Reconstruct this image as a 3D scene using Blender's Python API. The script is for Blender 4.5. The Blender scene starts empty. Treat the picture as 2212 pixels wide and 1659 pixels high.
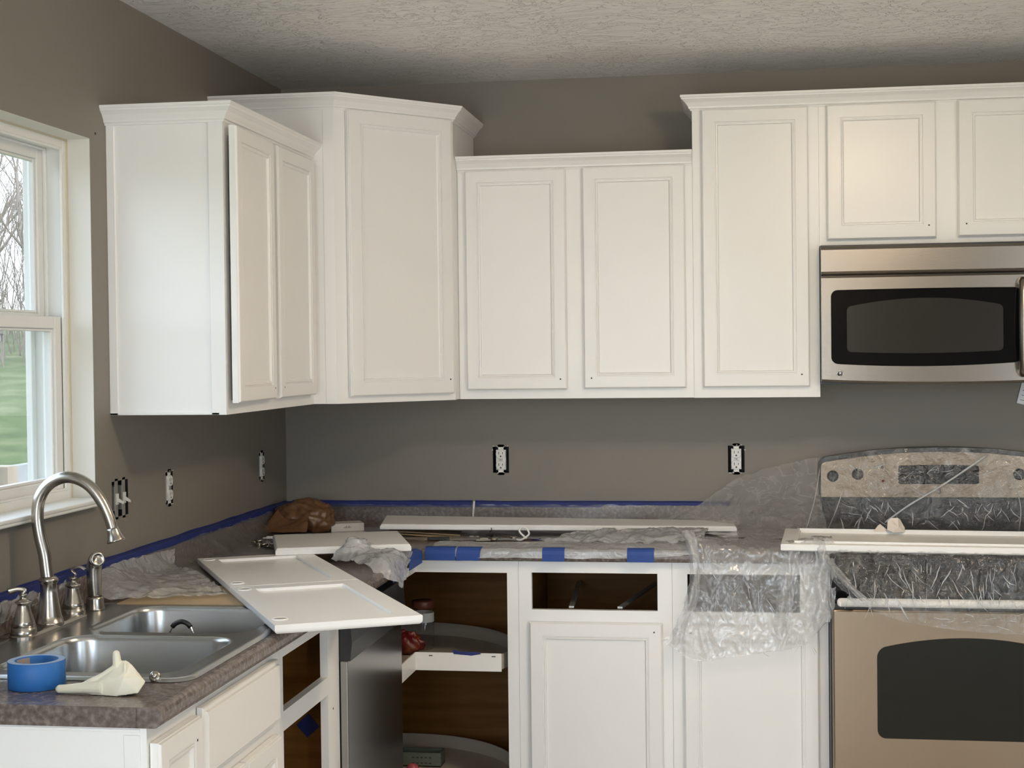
import bpy, math, random
from math import sin, cos, pi, radians
from mathutils import Vector, Matrix, noise
from mathutils.geometry import tessellate_polygon

random.seed(7)
S = bpy.context.scene
COL = S.collection

# ------------------------------------------------------------------ camera, world, light, exposure
R_ = Vector((0.988163, 0.152974, -0.011524)); U_ = Vector((0.008360, 0.021312, 0.999738)); F_ = Vector((-0.153180, 0.988000, -0.019781))
cam = bpy.data.cameras.new('camera'); cam.sensor_width = 36.0; cam.lens = 36.0 * 3322.9 / 2212.0
cam.clip_start = 0.05; cam.clip_end = 300
camo = bpy.data.objects.new('camera', cam); COL.objects.link(camo)
camo.matrix_world = Matrix(((R_.x, U_.x, -F_.x, 1.6013), (R_.y, U_.y, -F_.y, -5.1718), (R_.z, U_.z, -F_.z, 1.5037), (0, 0, 0, 1)))
S.camera = camo

S.view_settings.view_transform = 'Standard'
S.view_settings.look = 'None'
S.view_settings.gamma = 1.0
S.view_settings.use_curve_mapping = False
S.view_settings.exposure = 1.32
S.cycles.use_denoising = True
S.cycles.max_bounces = 10
S.cycles.diffuse_bounces = 5
S.cycles.glossy_bounces = 4
S.cycles.transmission_bounces = 6
S.cycles.transparent_max_bounces = 24
S.cycles.sample_clamp_indirect = 4.0
S.cycles.caustics_reflective = False
S.cycles.caustics_refractive = False

W = bpy.data.worlds.new('overcast'); S.world = W; W.use_nodes = True
nt = W.node_tree; nt.nodes.clear()
tc = nt.nodes.new('ShaderNodeTexCoord'); sx = nt.nodes.new('ShaderNodeSeparateXYZ')
rp = nt.nodes.new('ShaderNodeValToRGB'); bg = nt.nodes.new('ShaderNodeBackground'); wo = nt.nodes.new('ShaderNodeOutputWorld')
nt.links.new(tc.outputs['Generated'], sx.inputs[0])
mr = nt.nodes.new('ShaderNodeMapRange'); mr.inputs[1].default_value = -1; mr.inputs[2].default_value = 1
nt.links.new(sx.outputs['Z'], mr.inputs[0]); nt.links.new(mr.outputs[0], rp.inputs[0])
e = rp.color_ramp.elements
e[0].position = 0.47; e[0].color = (0.80, 0.83, 0.84, 1)
e[1].position = 0.53; e[1].color = (0.80, 0.93, 1.08, 1)
e2 = e.new(1.0); e2.color = (0.70, 0.86, 1.10, 1)
nt.links.new(rp.outputs[0], bg.inputs[0]); bg.inputs[1].default_value = 3.4
nt.links.new(bg.outputs[0], wo.inputs[0])

def portal(loc, rot, sx_, sy_):
    l = bpy.data.lights.new('window_portal', 'AREA'); l.shape = 'RECTANGLE'; l.size = sx_; l.size_y = sy_
    l.cycles.is_portal = True
    o = bpy.data.objects.new('window_portal', l); COL.objects.link(o); o.location = loc; o.rotation_euler = rot
portal((-0.17, -2.05, 1.6), (0, radians(-90), 0), 0.9, 0.98)
portal((-0.2, -6.05, 1.19), (0, radians(-90), 0), 2.34, 2.2)
portal((0.72, -7.42, 1.19), (radians(90), 0, 0), 1.7, 2.34)
portal((4.63, -7.42, 1.19), (radians(90), 0, 0), 0.85, 2.34)
portal((5.27, -5.3, 1.3), (0, radians(90), 0), 1.3, 1.6)

# ------------------------------------------------------------------ materials
MATS = {}
def mat(name, color, rough=0.5, metal=0.0, bump=0.0, bscale=50.0, bstretch=(1, 1, 1), var=0.0, vscale=4.0, spec=0.5, coat=0.0, colors=None, emit=None, estr=0, detail=4.0, bdist=0.002, trans=0.0, sheen=0):
    m = bpy.data.materials.new(name); m.use_nodes = True
    n = m.node_tree.nodes; L = m.node_tree.links; p = n['Principled BSDF']
    p.inputs['Base Color'].default_value = (*color, 1); p.inputs['Roughness'].default_value = rough
    p.inputs['Metallic'].default_value = metal; p.inputs['Specular IOR Level'].default_value = spec
    p.inputs['Coat Weight'].default_value = coat
    p.inputs['Transmission Weight'].default_value = trans
    if emit: p.inputs['Emission Color'].default_value = (*emit, 1); p.inputs['Emission Strength'].default_value = estr
    t = n.new('ShaderNodeTexCoord')
    if bump:
        mp = n.new('ShaderNodeMapping'); mp.inputs['Scale'].default_value = bstretch
        nz = n.new('ShaderNodeTexNoise'); nz.inputs['Scale'].default_value = bscale; nz.inputs['Detail'].default_value = detail
        b = n.new('ShaderNodeBump'); b.inputs['Strength'].default_value = bump; b.inputs['Distance'].default_value = bdist
        L.new(t.outputs['Object'], mp.inputs[0]); L.new(mp.outputs[0], nz.inputs[0]); L.new(nz.outputs['Fac'], b.inputs['Height']); L.new(b.outputs[0], p.inputs['Normal'])
    if var or colors:
        nz = n.new('ShaderNodeTexNoise'); nz.inputs['Scale'].default_value = vscale; nz.inputs['Detail'].default_value = 6
        mp = n.new('ShaderNodeMapping'); mp.inputs['Scale'].default_value = bstretch
        L.new(t.outputs['Object'], mp.inputs[0]); L.new(mp.outputs[0], nz.inputs[0])
        r = n.new('ShaderNodeValToRGB'); L.new(nz.outputs['Fac'], r.inputs[0]); L.new(r.outputs[0], p.inputs['Base Color'])
        e = r.color_ramp.elements
        if colors:
            e[0].position = 0.3; e[1].position = 0.7; e[0].color = (*colors[0], 1); e[1].color = (*colors[-1], 1)
            for i, c in enumerate(colors[1:-1]): x = e.new(0.3 + 0.4 * (i + 1) / (len(colors) - 1)); x.color = (*c, 1)
        else:
            e[0].position = 0.3; e[1].position = 0.7
            e[0].color = (*[c * (1 - var) for c in color], 1); e[1].color = (*[min(1, c * (1 + var)) for c in color], 1)
    MATS[name] = m
    return m

wall_paint = mat('wall_paint', (0.222, 0.200, 0.168), 0.55, bump=0.15, bscale=220, var=0.02, vscale=2)
paint = mat('cabinet_paint', (0.86, 0.85, 0.825), 0.33, bump=0.05, bscale=90, var=0.012, vscale=3)
paint2 = mat('door_paint', (0.85, 0.835, 0.805), 0.30, bump=0.05, bscale=90, var=0.012, vscale=3)
vinyl = mat('window_vinyl', (0.80, 0.80, 0.77), 0.35)
jambm = mat('jamb_paint', (0.72, 0.70, 0.64), 0.5, bump=0.1, bscale=150)
caulk = mat('caulk', (0.62, 0.56, 0.42), 0.6)
woodin = mat('cabinet_inside', (0.2, 0.09, 0.02), 0.5, spec=0.15, colors=[(0.150, 0.062, 0.012), (0.225, 0.100, 0.024)], vscale=3, bstretch=(1, 1, 12))
lam = mat('laminate', (0.17, 0.14, 0.125), 0.26, colors=[(0.085, 0.064, 0.056), (0.145, 0.112, 0.098), (0.235, 0.195, 0.175)], vscale=95, bump=0.06, bscale=160)
steel = mat('stainless', (0.235, 0.210, 0.180), 0.27, 1.0, bump=0.04, bscale=40, bstretch=(1, 1, 40))
steel_r = mat('range_stainless', (0.37, 0.295, 0.22), 0.25, 1.0, bump=0.04, bscale=40, bstretch=(1, 40, 40))  # neutral steel; the warm room reflections are put into the base colour
sinksteel = mat('sink_steel', (0.50, 0.51, 0.51), 0.27, 1.0, bump=0.03, bscale=60, bstretch=(1, 20, 1))
nickel = mat('brushed_nickel', (0.42, 0.39, 0.35), 0.24, 1.0, bump=0.03, bscale=120)
chrome = mat('chrome', (0.75, 0.75, 0.75), 0.12, 1.0)
brass = mat('old_metal', (0.45, 0.40, 0.32), 0.35, 1.0)
black = mat('black_plastic', (0.012, 0.012, 0.013), 0.35)
blackgl = mat('black_glass', (0.003, 0.003, 0.004), 0.06, spec=0.25)
greygl = mat('mesh_glass', (0.022, 0.021, 0.019), 0.12, spec=0.6)
ovengl = mat('oven_glass', (0.006, 0.007, 0.005), 0.04, spec=0.45)
dwsteel = mat('dishwasher_steel', (0.34, 0.33, 0.32), 0.22, 1.0, bump=0.03, bscale=40, bstretch=(1, 40, 1))
dark = mat('dark_box', (0.008, 0.007, 0.008), 0.6)
outletw = mat('outlet_white', (0.78, 0.76, 0.72), 0.3)
galv = mat('galvanised', (0.42, 0.41, 0.38), 0.45, 0.7)
tape = mat('blue_tape', (0.012, 0.055, 0.26), 0.55, bump=0.25, bscale=160, var=0.1, vscale=20)
tapedk = mat('masking_tape_blue', (0.010, 0.022, 0.155), 0.6, bump=0.3, bscale=120, var=0.15, vscale=14)
taperl = mat('tape_roll_side', (0.02, 0.14, 0.43), 0.55, bump=0.05, bscale=200)
tapeedge = mat('tape_roll_edge', (0.30, 0.42, 0.62), 0.7)
tapeedge.node_tree.nodes['Principled BSDF'].inputs['Roughness'].default_value = 0.7
tcore = mat('tape_core', (0.42, 0.33, 0.27), 0.7)
glovem = mat('latex', (0.80, 0.76, 0.62), 0.42, bump=0.25, bscale=45)
glovem.node_tree.nodes['Principled BSDF'].inputs['Subsurface Weight'].default_value = 0.25
glovem.node_tree.nodes['Principled BSDF'].inputs['Subsurface Radius'].default_value = (0.01, 0.008, 0.005)
card = mat('cardboard', (0.42, 0.31, 0.185), 0.8, bump=0.1, bscale=80, var=0.06, vscale=6)
brownbag = mat('brown_plastic', (0.15, 0.072, 0.032), 0.32, bump=0.8, bscale=16, bdist=0.010)
whitebox = mat('white_card', (0.72, 0.68, 0.62), 0.6)
inkm = mat('ink', (0.05, 0.045, 0.04), 0.7)
whitepl = mat('white_plastic', (0.85, 0.83, 0.78), 0.35)
tissue = mat('tissue_paper', (0.80, 0.72, 0.63), 0.8, bump=0.5, bscale=60)
susanpl = mat('susan_plastic', (0.55, 0.49, 0.42), 0.4)
redpk = mat('red_packet', (0.30, 0.02, 0.025), 0.35, bump=0.4, bscale=40, colors=[(0.11, 0.005, 0.010), (0.16, 0.012, 0.012), (0.26, 0.09, 0.02)], vscale=12)  # reds darkened: the shade inside the cabinet is put into the colour
pinkpk = mat('pink_plastic', (0.55, 0.10, 0.13), 0.4)
greenbx = mat('grey_green_plastic', (0.13, 0.15, 0.11), 0.5)
jarlid = mat('jar_lid', (0.16, 0.05, 0.03), 0.4)
yellow = mat('yellow_foam', (0.75, 0.42, 0.10), 0.6)
floorm = mat('floor_wood', (0.60, 0.56, 0.50), 0.4, colors=[(0.56, 0.52, 0.46), (0.68, 0.64, 0.58)], vscale=6, bstretch=(1, 8, 1))
fence = mat('weathered_wood', (0.36, 0.30, 0.23), 0.8, colors=[(0.30, 0.24, 0.18), (0.46, 0.38, 0.28)], vscale=8, bstretch=(1, 1, 0.1))
fencegrey = mat('grey_rail_wood', (0.33, 0.34, 0.34), 0.8, var=0.1)
bark = mat('bark', (0.25, 0.20, 0.16), 0.9)
lampshade = mat('lamp_glass', (0.9, 0.85, 0.75), 0.4, emit=(1.0, 0.80, 0.58), estr=26)
papers = mat('paper', (0.85, 0.86, 0.88), 0.6)

def ceiling_material():
    m = bpy.data.materials.new('ceiling_texture'); m.use_nodes = True
    n = m.node_tree.nodes; L = m.node_tree.links; p = n['Principled BSDF']
    p.inputs['Base Color'].default_value = (0.91, 0.90, 0.87, 1); p.inputs['Roughness'].default_value = 0.6
    t = n.new('ShaderNodeTexCoord')
    mpc = n.new('ShaderNodeMapping'); mpc.inputs['Scale'].default_value = (0.7, 1.6, 1)
    L.new(t.outputs['Object'], mpc.inputs[0])
    w = n.new('ShaderNodeTexNoise'); w.inputs['Scale'].default_value = 3.0; w.inputs['Detail'].default_value = 2
    mx = n.new('ShaderNodeMix'); mx.data_type = 'VECTOR'; mx.inputs['Factor'].default_value = 0.22
    v = n.new('ShaderNodeTexNoise'); v.inputs['Scale'].default_value = 24; v.inputs['Detail'].default_value = 3; v.inputs['Distortion'].default_value = 1.6
    L.new(t.outputs['Object'], w.inputs[0]); L.new(mpc.outputs[0], mx.inputs[4]); L.new(w.outputs['Color'], mx.inputs[5]); L.new(mx.outputs[1], v.inputs[0])
    a = n.new('ShaderNodeMath'); a.operation = 'SUBTRACT'; a.inputs[1].default_value = 0.5
    b = n.new('ShaderNodeMath'); b.operation = 'ABSOLUTE'
    c = n.new('ShaderNodeMapRange'); c.inputs[1].default_value = 0.0; c.inputs[2].default_value = 0.03; c.inputs[3].default_value = 1; c.inputs[4].default_value = 0
    L.new(v.outputs['Fac'], a.inputs[0]); L.new(a.outputs[0], b.inputs[0]); L.new(b.outputs[0], c.inputs[0])
    g = n.new('ShaderNodeTexNoise'); g.inputs['Scale'].default_value = 60; g.inputs['Detail'].default_value = 4
    L.new(t.outputs['Object'], g.inputs[0])
    ad = n.new('ShaderNodeMath'); ad.operation = 'MULTIPLY_ADD'; ad.inputs[1].default_value = 0.35
    L.new(g.outputs['Fac'], ad.inputs[0]); L.new(c.outputs[0], ad.inputs[2])
    bp = n.new('ShaderNodeBump'); bp.inputs['Strength'].default_value = 0.8; bp.inputs['Distance'].default_value = 0.006
    L.new(ad.outputs[0], bp.inputs['Height']); L.new(bp.outputs[0], p.inputs['Normal'])
    return m
ceilm = ceiling_material()

def schlick(n, L, f0, normal=None):
    lw = n.new('ShaderNodeLayerWeight'); lw.inputs['Blend'].default_value = 0.5
    if normal: L.new(normal, lw.inputs['Normal'])
    pw = n.new('ShaderNodeMath'); pw.operation = 'POWER'; pw.inputs[1].default_value = 5.0; L.new(lw.outputs['Facing'], pw.inputs[0])
    ma = n.new('ShaderNodeMath'); ma.operation = 'MULTIPLY_ADD'; ma.inputs[1].default_value = 1 - f0; ma.inputs[2].default_value = f0; L.new(pw.outputs[0], ma.inputs[0])
    return ma

def film_material(name, tint=(0.80, 0.81, 0.82), clear=0.62, rough=0.22, bscale=26.0, stretch=(1, 1, 1), bd=0.006, crest=0.14, gloss=1.4):
    """thin polyethylene sheeting: part clear, part milky, glossy wrinkles"""
    m = bpy.data.materials.new(name); m.use_nodes = True
    n = m.node_tree.nodes; L = m.node_tree.links; n.clear()
    out = n.new('ShaderNodeOutputMaterial')
    tr = n.new('ShaderNodeBsdfTransparent'); tr.inputs[0].default_value = (0.97, 0.97, 0.97, 1)
    df = n.new('ShaderNodeBsdfDiffuse'); df.inputs[0].default_value = (*tint, 1)
    tl = n.new('ShaderNodeBsdfTranslucent'); tl.inputs[0].default_value = (*tint, 1)
    gl = n.new('ShaderNodeBsdfGlossy'); gl.inputs['Roughness'].default_value = rough; gl.inputs[0].default_value = (0.95, 0.95, 0.95, 1)
    t = n.new('ShaderNodeTexCoord'); mp = n.new('ShaderNodeMapping'); mp.inputs['Scale'].default_value = stretch
    nz = n.new('ShaderNodeTexNoise'); nz.inputs['Scale'].default_value = bscale; nz.inputs['Detail'].default_value = 5; nz.inputs['Distortion'].default_value = 1.2
    rg = n.new('ShaderNodeMath'); rg.operation = 'SUBTRACT'; rg.inputs[1].default_value = 0.5
    ab = n.new('ShaderNodeMath'); ab.operation = 'ABSOLUTE'
    L.new(t.outputs['Object'], mp.inputs[0]); L.new(mp.outputs[0], nz.inputs[0]); L.new(nz.outputs['Fac'], rg.inputs[0]); L.new(rg.outputs[0], ab.inputs[0])
    bp = n.new('ShaderNodeBump'); bp.inputs['Strength'].default_value = 1.0; bp.inputs['Distance'].default_value = bd
    L.new(ab.outputs[0], bp.inputs['Height'])
    for b in (df, tl, gl): L.new(bp.outputs[0], b.inputs['Normal'])
    m1 = n.new('ShaderNodeMixShader'); m1.inputs[0].default_value = 0.4; L.new(df.outputs[0], m1.inputs[1]); L.new(tl.outputs[0], m1.inputs[2])
    fr = schlick(n, L, 0.05, bp.outputs[0])
    # wrinkle crests are milkier than the flat film
    cr = n.new('ShaderNodeMapRange'); cr.inputs[1].default_value = 0.0; cr.inputs[2].default_value = 0.035; cr.inputs[3].default_value = crest; cr.inputs[4].default_value = 0.0
    L.new(ab.outputs[0], cr.inputs[0])
    sb = n.new('ShaderNodeMath'); sb.operation = 'ADD'; sb.inputs[1].default_value = 1 - clear; L.new(cr.outputs[0], sb.inputs[0])
    m2 = n.new('ShaderNodeMixShader'); L.new(sb.outputs[0], m2.inputs[0]); L.new(tr.outputs[0], m2.inputs[1]); L.new(m1.outputs[0], m2.inputs[2])
    fm = n.new('ShaderNodeMath'); fm.operation = 'MULTIPLY'; fm.inputs[1].default_value = gloss; fm.use_clamp = True; L.new(fr.outputs[0], fm.inputs[0])
    m3 = n.new('ShaderNodeMixShader'); L.new(fm.outputs[0], m3.inputs[0]); L.new(m2.outputs[0], m3.inputs[1]); L.new(gl.outputs[0], m3.inputs[2])
    L.new(m3.outputs[0], out.inputs[0])
    return m
film = film_material('plastic_film', clear=0.93, bscale=24, bd=.016, crest=.16, rough=.07, gloss=1.3)
filmwhite = film_material('milky_film', tint=(0.93, 0.94, 0.95), clear=0.50, rough=0.22, bscale=20, bd=.005, crest=.12)
filmtent = film_material('tent_film', tint=(0.80, 0.79, 0.78), clear=0.66, rough=0.25, bscale=14, bd=.004, crest=.12)
filmgrey = film_material('thin_film', tint=(0.55, 0.55, 0.55), clear=0.95, rough=0.35, bscale=8, bd=0.002, crest=.05)

def glass_material(name):
    m = bpy.data.materials.new(name); m.use_nodes = True
    n = m.node_tree.nodes; L = m.node_tree.links; n.clear()
    out = n.new('ShaderNodeOutputMaterial'); tr = n.new('ShaderNodeBsdfTransparent'); gl = n.new('ShaderNodeBsdfGlossy'); gl.inputs['Roughness'].default_value = 0.02
    fr = schlick(n, L, 0.04); mx = n.new('ShaderNodeMixShader')
    L.new(fr.outputs[0], mx.inputs[0]); L.new(tr.outputs[0], mx.inputs[1]); L.new(gl.outputs[0], mx.inputs[2]); L.new(mx.outputs[0], out.inputs[0])
    return m
glass = glass_material('window_glass')

dimsheetm = bpy.data.materials.new('added_dim_sheet'); dimsheetm.use_nodes = True  # half-clear grey sheet, added to cut the daylight through the sink window
_n = dimsheetm.node_tree.nodes; _l = dimsheetm.node_tree.links; _n.clear()
_o = _n.new('ShaderNodeOutputMaterial'); _t = _n.new('ShaderNodeBsdfTransparent'); _d = _n.new('ShaderNodeBsdfDiffuse'); _d.inputs[0].default_value = (.06, .06, .06, 1)
_m = _n.new('ShaderNodeMixShader'); _m.inputs[0].default_value = 0.56; _l.new(_t.outputs[0], _m.inputs[1]); _l.new(_d.outputs[0], _m.inputs[2]); _l.new(_m.outputs[0], _o.inputs[0])

def grass_material():
    m = mat('lawn_grass', (0.16, 0.26, 0.07), 0.9, colors=[(0.045, 0.065, 0.010), (0.075, 0.105, 0.020), (0.15, 0.16, 0.065)], vscale=1.6, bump=0.4, bscale=30, bdist=0.05)
    return m
grassm = grass_material()

# ------------------------------------------------------------------ mesh helpers
class MB:
    def __init__(s, M=None): s.v = []; s.f = []; s.sm = []; s.M = M; s.mi = []; s.cur = 0
    def add(s, vs, fs, smooth=False):
        o = len(s.v)
        for p in vs:
            p = Vector(p); s.v.append(s.M @ p if s.M else p)
        for f in fs: s.f.append([o + i for i in f]); s.sm.append(smooth); s.mi.append(s.cur)
        return s
    def box(s, x0, x1, y0, y1, z0, z1):
        x0, x1 = sorted((x0, x1)); y0, y1 = sorted((y0, y1)); z0, z1 = sorted((z0, z1))
        return s.add([(x0, y0, z0), (x1, y0, z0), (x1, y1, z0), (x0, y1, z0), (x0, y0, z1), (x1, y0, z1), (x1, y1, z1), (x0, y1, z1)],
                     [(0, 3, 2, 1), (4, 5, 6, 7), (0, 1, 5, 4), (1, 2, 6, 5), (2, 3, 7, 6), (3, 0, 4, 7)])
    def loft(s, loops, cap0=True, cap1=True, smooth=False, closed=True):
        n = len(loops[0]); vs = [p for l in loops for p in l]; fs = []
        for i in range(len(loops) - 1):
            for j in range(n if closed else n - 1):
                k = (j + 1) % n; fs.append((i * n + j, i * n + k, (i + 1) * n + k, (i + 1) * n + j))
        s.add(vs, fs, smooth)
        o = len(s.v) - len(vs)
        if cap0: s.f.append([o + j for j in range(n)][::-1]); s.sm.append(False); s.mi.append(s.cur)
        if cap1: s.f.append([o + (len(loops) - 1) * n + j for j in range(n)]); s.sm.append(False); s.mi.append(s.cur)
        return s
    def lathe(s, prof, c=(0, 0, 0), n=28, axis=(0, 0, 1), smooth=True, cap0=True, cap1=True):
        q = Vector((0, 0, 1)).rotation_difference(Vector(axis)).to_matrix(); c = Vector(c)
        loops = [[c + q @ Vector((r * cos(2 * pi * j / n), r * sin(2 * pi * j / n), z)) for j in range(n)] for r, z in prof]
        return s.loft(loops, cap0, cap1, smooth)
    def tube(s, pts, rad, n=12, smooth=True, caps=True, flat=1.0):
        pts = [Vector(p) for p in pts]; m = len(pts)
        rad = rad if isinstance(rad, (list, tuple)) else [rad] * m
        up = None; loops = []
        for i, p in enumerate(pts):
            t = (pts[min(i + 1, m - 1)] - pts[max(i - 1, 0)]).normalized()
            if up is None:
                a = Vector((0, 0, 1)) if abs(t.z) < 0.9 else Vector((0, 1, 0)); up = (a - t * a.dot(t)).normalized()
            else: up = (up - t * up.dot(t)).normalized()
            w = t.cross(up)
            loops.append([p + up * rad[i] * cos(2 * pi * j / n) * flat + w * rad[i] * sin(2 * pi * j / n) for j in range(n)])
        return s.loft(loops, caps, caps, smooth)
    def grid(s, P, smooth=True):
        r, c = len(P), len(P[0]); fs = []
        for i in range(r - 1):
            for j in range(c - 1): fs.append((i * c + j, i * c + j + 1, (i + 1) * c + j + 1, (i + 1) * c + j))
        return s.add([p for row in P for p in row], fs, smooth)
    def poly(s, outer, holes, z, flip=False):
        """flat face (list of Vectors) with holes"""
        loops = [[Vector(p) for p in outer]] + [[Vector(p) for p in h] for h in holes]
        tri = tessellate_polygon(loops); pts = [p for l in loops for p in l]
        return s.add(pts, [t[::-1] if flip else t for t in tri])

def smoothpath(pts, k=6):
    pts = [Vector(p) for p in pts]; out = []
    for i in range(len(pts) - 1):
        p0 = pts[max(i - 1, 0)]; p1 = pts[i]; p2 = pts[i + 1]; p3 = pts[min(i + 2, len(pts) - 1)]
        for j in range(k):
            t = j / k
            out.append(0.5 * ((2 * p1) + (p2 - p0) * t + (2 * p0 - 5 * p1 + 4 * p2 - p3) * t * t + (3 * p1 - p0 - 3 * p2 + p3) * t ** 3))
    out.append(pts[-1]); return out

def origin_of(o):
    v = Vector((0, 0, 0))
    while o is not None: v += Vector(o.location); o = o.parent
    return v

def obj(name, mb, m, parent=None, bevel=0.0, seg=2, label=None, cat=None, group=None, kind=None, fixn=True, solid=0.0, subsurf=0):
    vs = mb.v
    if parent is None:
        xs = [p.x for p in vs]; ys = [p.y for p in vs]; zs = [p.z for p in vs]
        org = Vector(((min(xs) + max(xs)) / 2, (min(ys) + max(ys)) / 2, min(zs)))
    else: org = origin_of(parent)
    me = bpy.data.meshes.new(name); me.from_pydata([p - org for p in vs], [], mb.f)
    ms = m if isinstance(m, (list, tuple)) else [m]
    for x in ms: me.materials.append(x)
    me.polygons.foreach_set('use_smooth', mb.sm)
    me.polygons.foreach_set('material_index', mb.mi)
    me.update()
    if fixn:
        import bmesh
        b = bmesh.new(); b.from_mesh(me); bmesh.ops.recalc_face_normals(b, faces=b.faces); b.to_mesh(me); b.free()
    o = bpy.data.objects.new(name, me); COL.objects.link(o)
    if parent is None: o.location = org
    else: o.parent = parent
    if bevel:
        md = o.modifiers.new('bevel', 'BEVEL'); md.width = bevel; md.segments = seg; md.limit_method = 'ANGLE'; md.angle_limit = radians(40)
        md.harden_normals = False
    if solid:
        md = o.modifiers.new('solid', 'SOLIDIFY'); md.thickness = solid; md.offset = 0
    if subsurf:
        md = o.modifiers.new('sub', 'SUBSURF'); md.levels = subsurf; md.render_levels = subsurf
    tag(o, label, cat, group, kind)
    return o

def tag(o, label=None, cat=None, group=None, kind=None):
    if label: o['label'] = label
    if cat: o['category'] = cat
    if group: o['group'] = group
    if kind: o['kind'] = kind
    return o

def thing(name, loc, label, cat, group=None):
    o = bpy.data.objects.new(name, None); COL.objects.link(o); o.location = loc; o.empty_display_size = 0.05
    return tag(o, label, cat, group)

def struct(name, mb, m, parent=None, **k):
    return obj(name, mb, m, parent, kind='structure' if parent is None else None, **k)

def rect_cells(mb, axis, pos, depth, u0, u1, v0, v1, holes):
    """slab between pos and pos+depth along axis with rectangular holes (u,v are the other two axes in order)"""
    us = sorted({u0, u1, *[h[0] for h in holes], *[h[1] for h in holes]}); vs = sorted({v0, v1, *[h[2] for h in holes], *[h[3] for h in holes]})
    solid = lambda i, j: 0 <= i < len(us) - 1 and 0 <= j < len(vs) - 1 and not any(h[0] < (us[i] + us[i + 1]) / 2 < h[1] and h[2] < (vs[j] + vs[j + 1]) / 2 < h[3] for h in holes)
    def P(a, u, v): return (a, u, v) if axis == 'x' else ((u, a, v) if axis == 'y' else (u, v, a))
    a, b = pos, pos + depth
    for i in range(len(us) - 1):
        for j in range(len(vs) - 1):
            if not solid(i, j): continue
            U0, U1, V0, V1 = us[i], us[i + 1], vs[j], vs[j + 1]
            mb.add([P(a, U0, V0), P(a, U1, V0), P(a, U1, V1), P(a, U0, V1)], [(0, 1, 2, 3)])
            mb.add([P(b, U0, V0), P(b, U1, V0), P(b, U1, V1), P(b, U0, V1)], [(0, 1, 2, 3)])
            for di, dj, q in ((-1, 0, ((U0, V0), (U0, V1))), (1, 0, ((U1, V0), (U1, V1))), (0, -1, ((U0, V0), (U1, V0))), (0, 1, ((U0, V1), (U1, V1)))):
                if not solid(i + di, j + dj):
                    (p, r), (s_, t) = q
                    mb.add([P(a, p, r), P(a, s_, t), P(b, s_, t), P(b, p, r)], [(0, 1, 2, 3)])
    return mb

def weld(o, d=1e-5):
    import bmesh
    b = bmesh.new(); b.from_mesh(o.data); bmesh.ops.remove_doubles(b, verts=b.verts, dist=d)
    bmesh.ops.recalc_face_normals(b, faces=b.faces); b.to_mesh(b and o.data); b.free(); return o

def sweep(mb, path, z0, prof, side=1, smooth=False, caps=True):
    """profile (out, dz) swept along a plan polyline with mitred corners; out goes to the right of travel * side"""
    n = len(path); P = [Vector((p[0], p[1])) for p in path]; nor = []
    for i in range(n - 1):
        d = (P[i + 1] - P[i]).normalized(); nor.append(Vector((d.y, -d.x)) * side)
    loops = []
    for i in range(n):
        if i == 0: m = nor[0]; k = 1
        elif i == n - 1: m = nor[-1]; k = 1
        else:
            m = (nor[i - 1] + nor[i]).normalized(); k = 1 / max(0.2, m.dot(nor[i]))
        loops.append([(P[i].x + m.x * o * k, P[i].y + m.y * o * k, z0 + z) for o, z in prof])
    return mb.loft(loops, caps, caps, smooth)

CROWN = [(-0.012, 0.0), (0.004, 0.0), (0.006, 0.005), (0.010, 0.007), (0.011, 0.012), (0.014, 0.016), (0.020, 0.025), (0.028, 0.032), (0.031, 0.034), (0.032, 0.038), (0.035, 0.040), (0.035, 0.047), (-0.012, 0.047)]

# ------------------------------------------------------------------ room shell
CZ = 2.428
m = MB(); m.box(-0.2, 5.3, -7.4, 0.2, -0.12, 0.0); struct('floor', m, floorm)
m = MB(); m.box(-0.2, 5.3, -7.4, 0.2, CZ, CZ + 0.1); struct('ceiling', m, ceilm)
outs_back = [(0.730, 0.786, 1.097, 1.187), (1.525, 1.580, 1.099, 1.189)]
m = MB(); rect_cells(m, 'y', 0.0, 0.14, -0.16, 5.2, 0.0, CZ, outs_back); weld(struct('wall_back', m, wall_paint))
WY0, WY1, WZ0, WZ1 = -2.56, -1.578, 1.150, 2.045
outs_left = [(-0.298, -0.242, 1.096, 1.186), (-1.119, -1.063, 1.096, 1.186), (-1.482, -1.378, 1.098, 1.190)]
m = MB(); rect_cells(m, 'x', -0.16, 0.16, -7.3, 0.0, 0.0, CZ, [(WY0, WY1, WZ0, WZ1), (-7.1, -5.0, 0.04, 2.34)] + outs_left); weld(struct('wall_left', m, wall_paint))
m = MB(); rect_cells(m, 'y', -7.4, 0.16, -0.16, 5.2, 0.0, CZ, [(-0.10, 1.5, 0.04, 2.34), (4.25, 5.0, 0.04, 2.34)]); weld(struct('wall_front', m, wall_paint))  # right-hand opening is unseen, added to let in more daylight
m = MB(); rect_cells(m, 'x', 5.1, 0.15, -7.3, 0.1, 0, CZ, [(-6.1, -4.6, 0.8, 2.0)]); weld(struct('wall_right', m, wall_paint))
m = MB(); m.lathe([(0.0, 0), (0.0035, 0), (0.003, 0.0012), (0, 0.0012)], (0.0002, -1.546, 2.061), 8, (1, 0, 0))
obj('nail_hole', m, inkm, bpy.data.objects['wall_left'])

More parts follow.
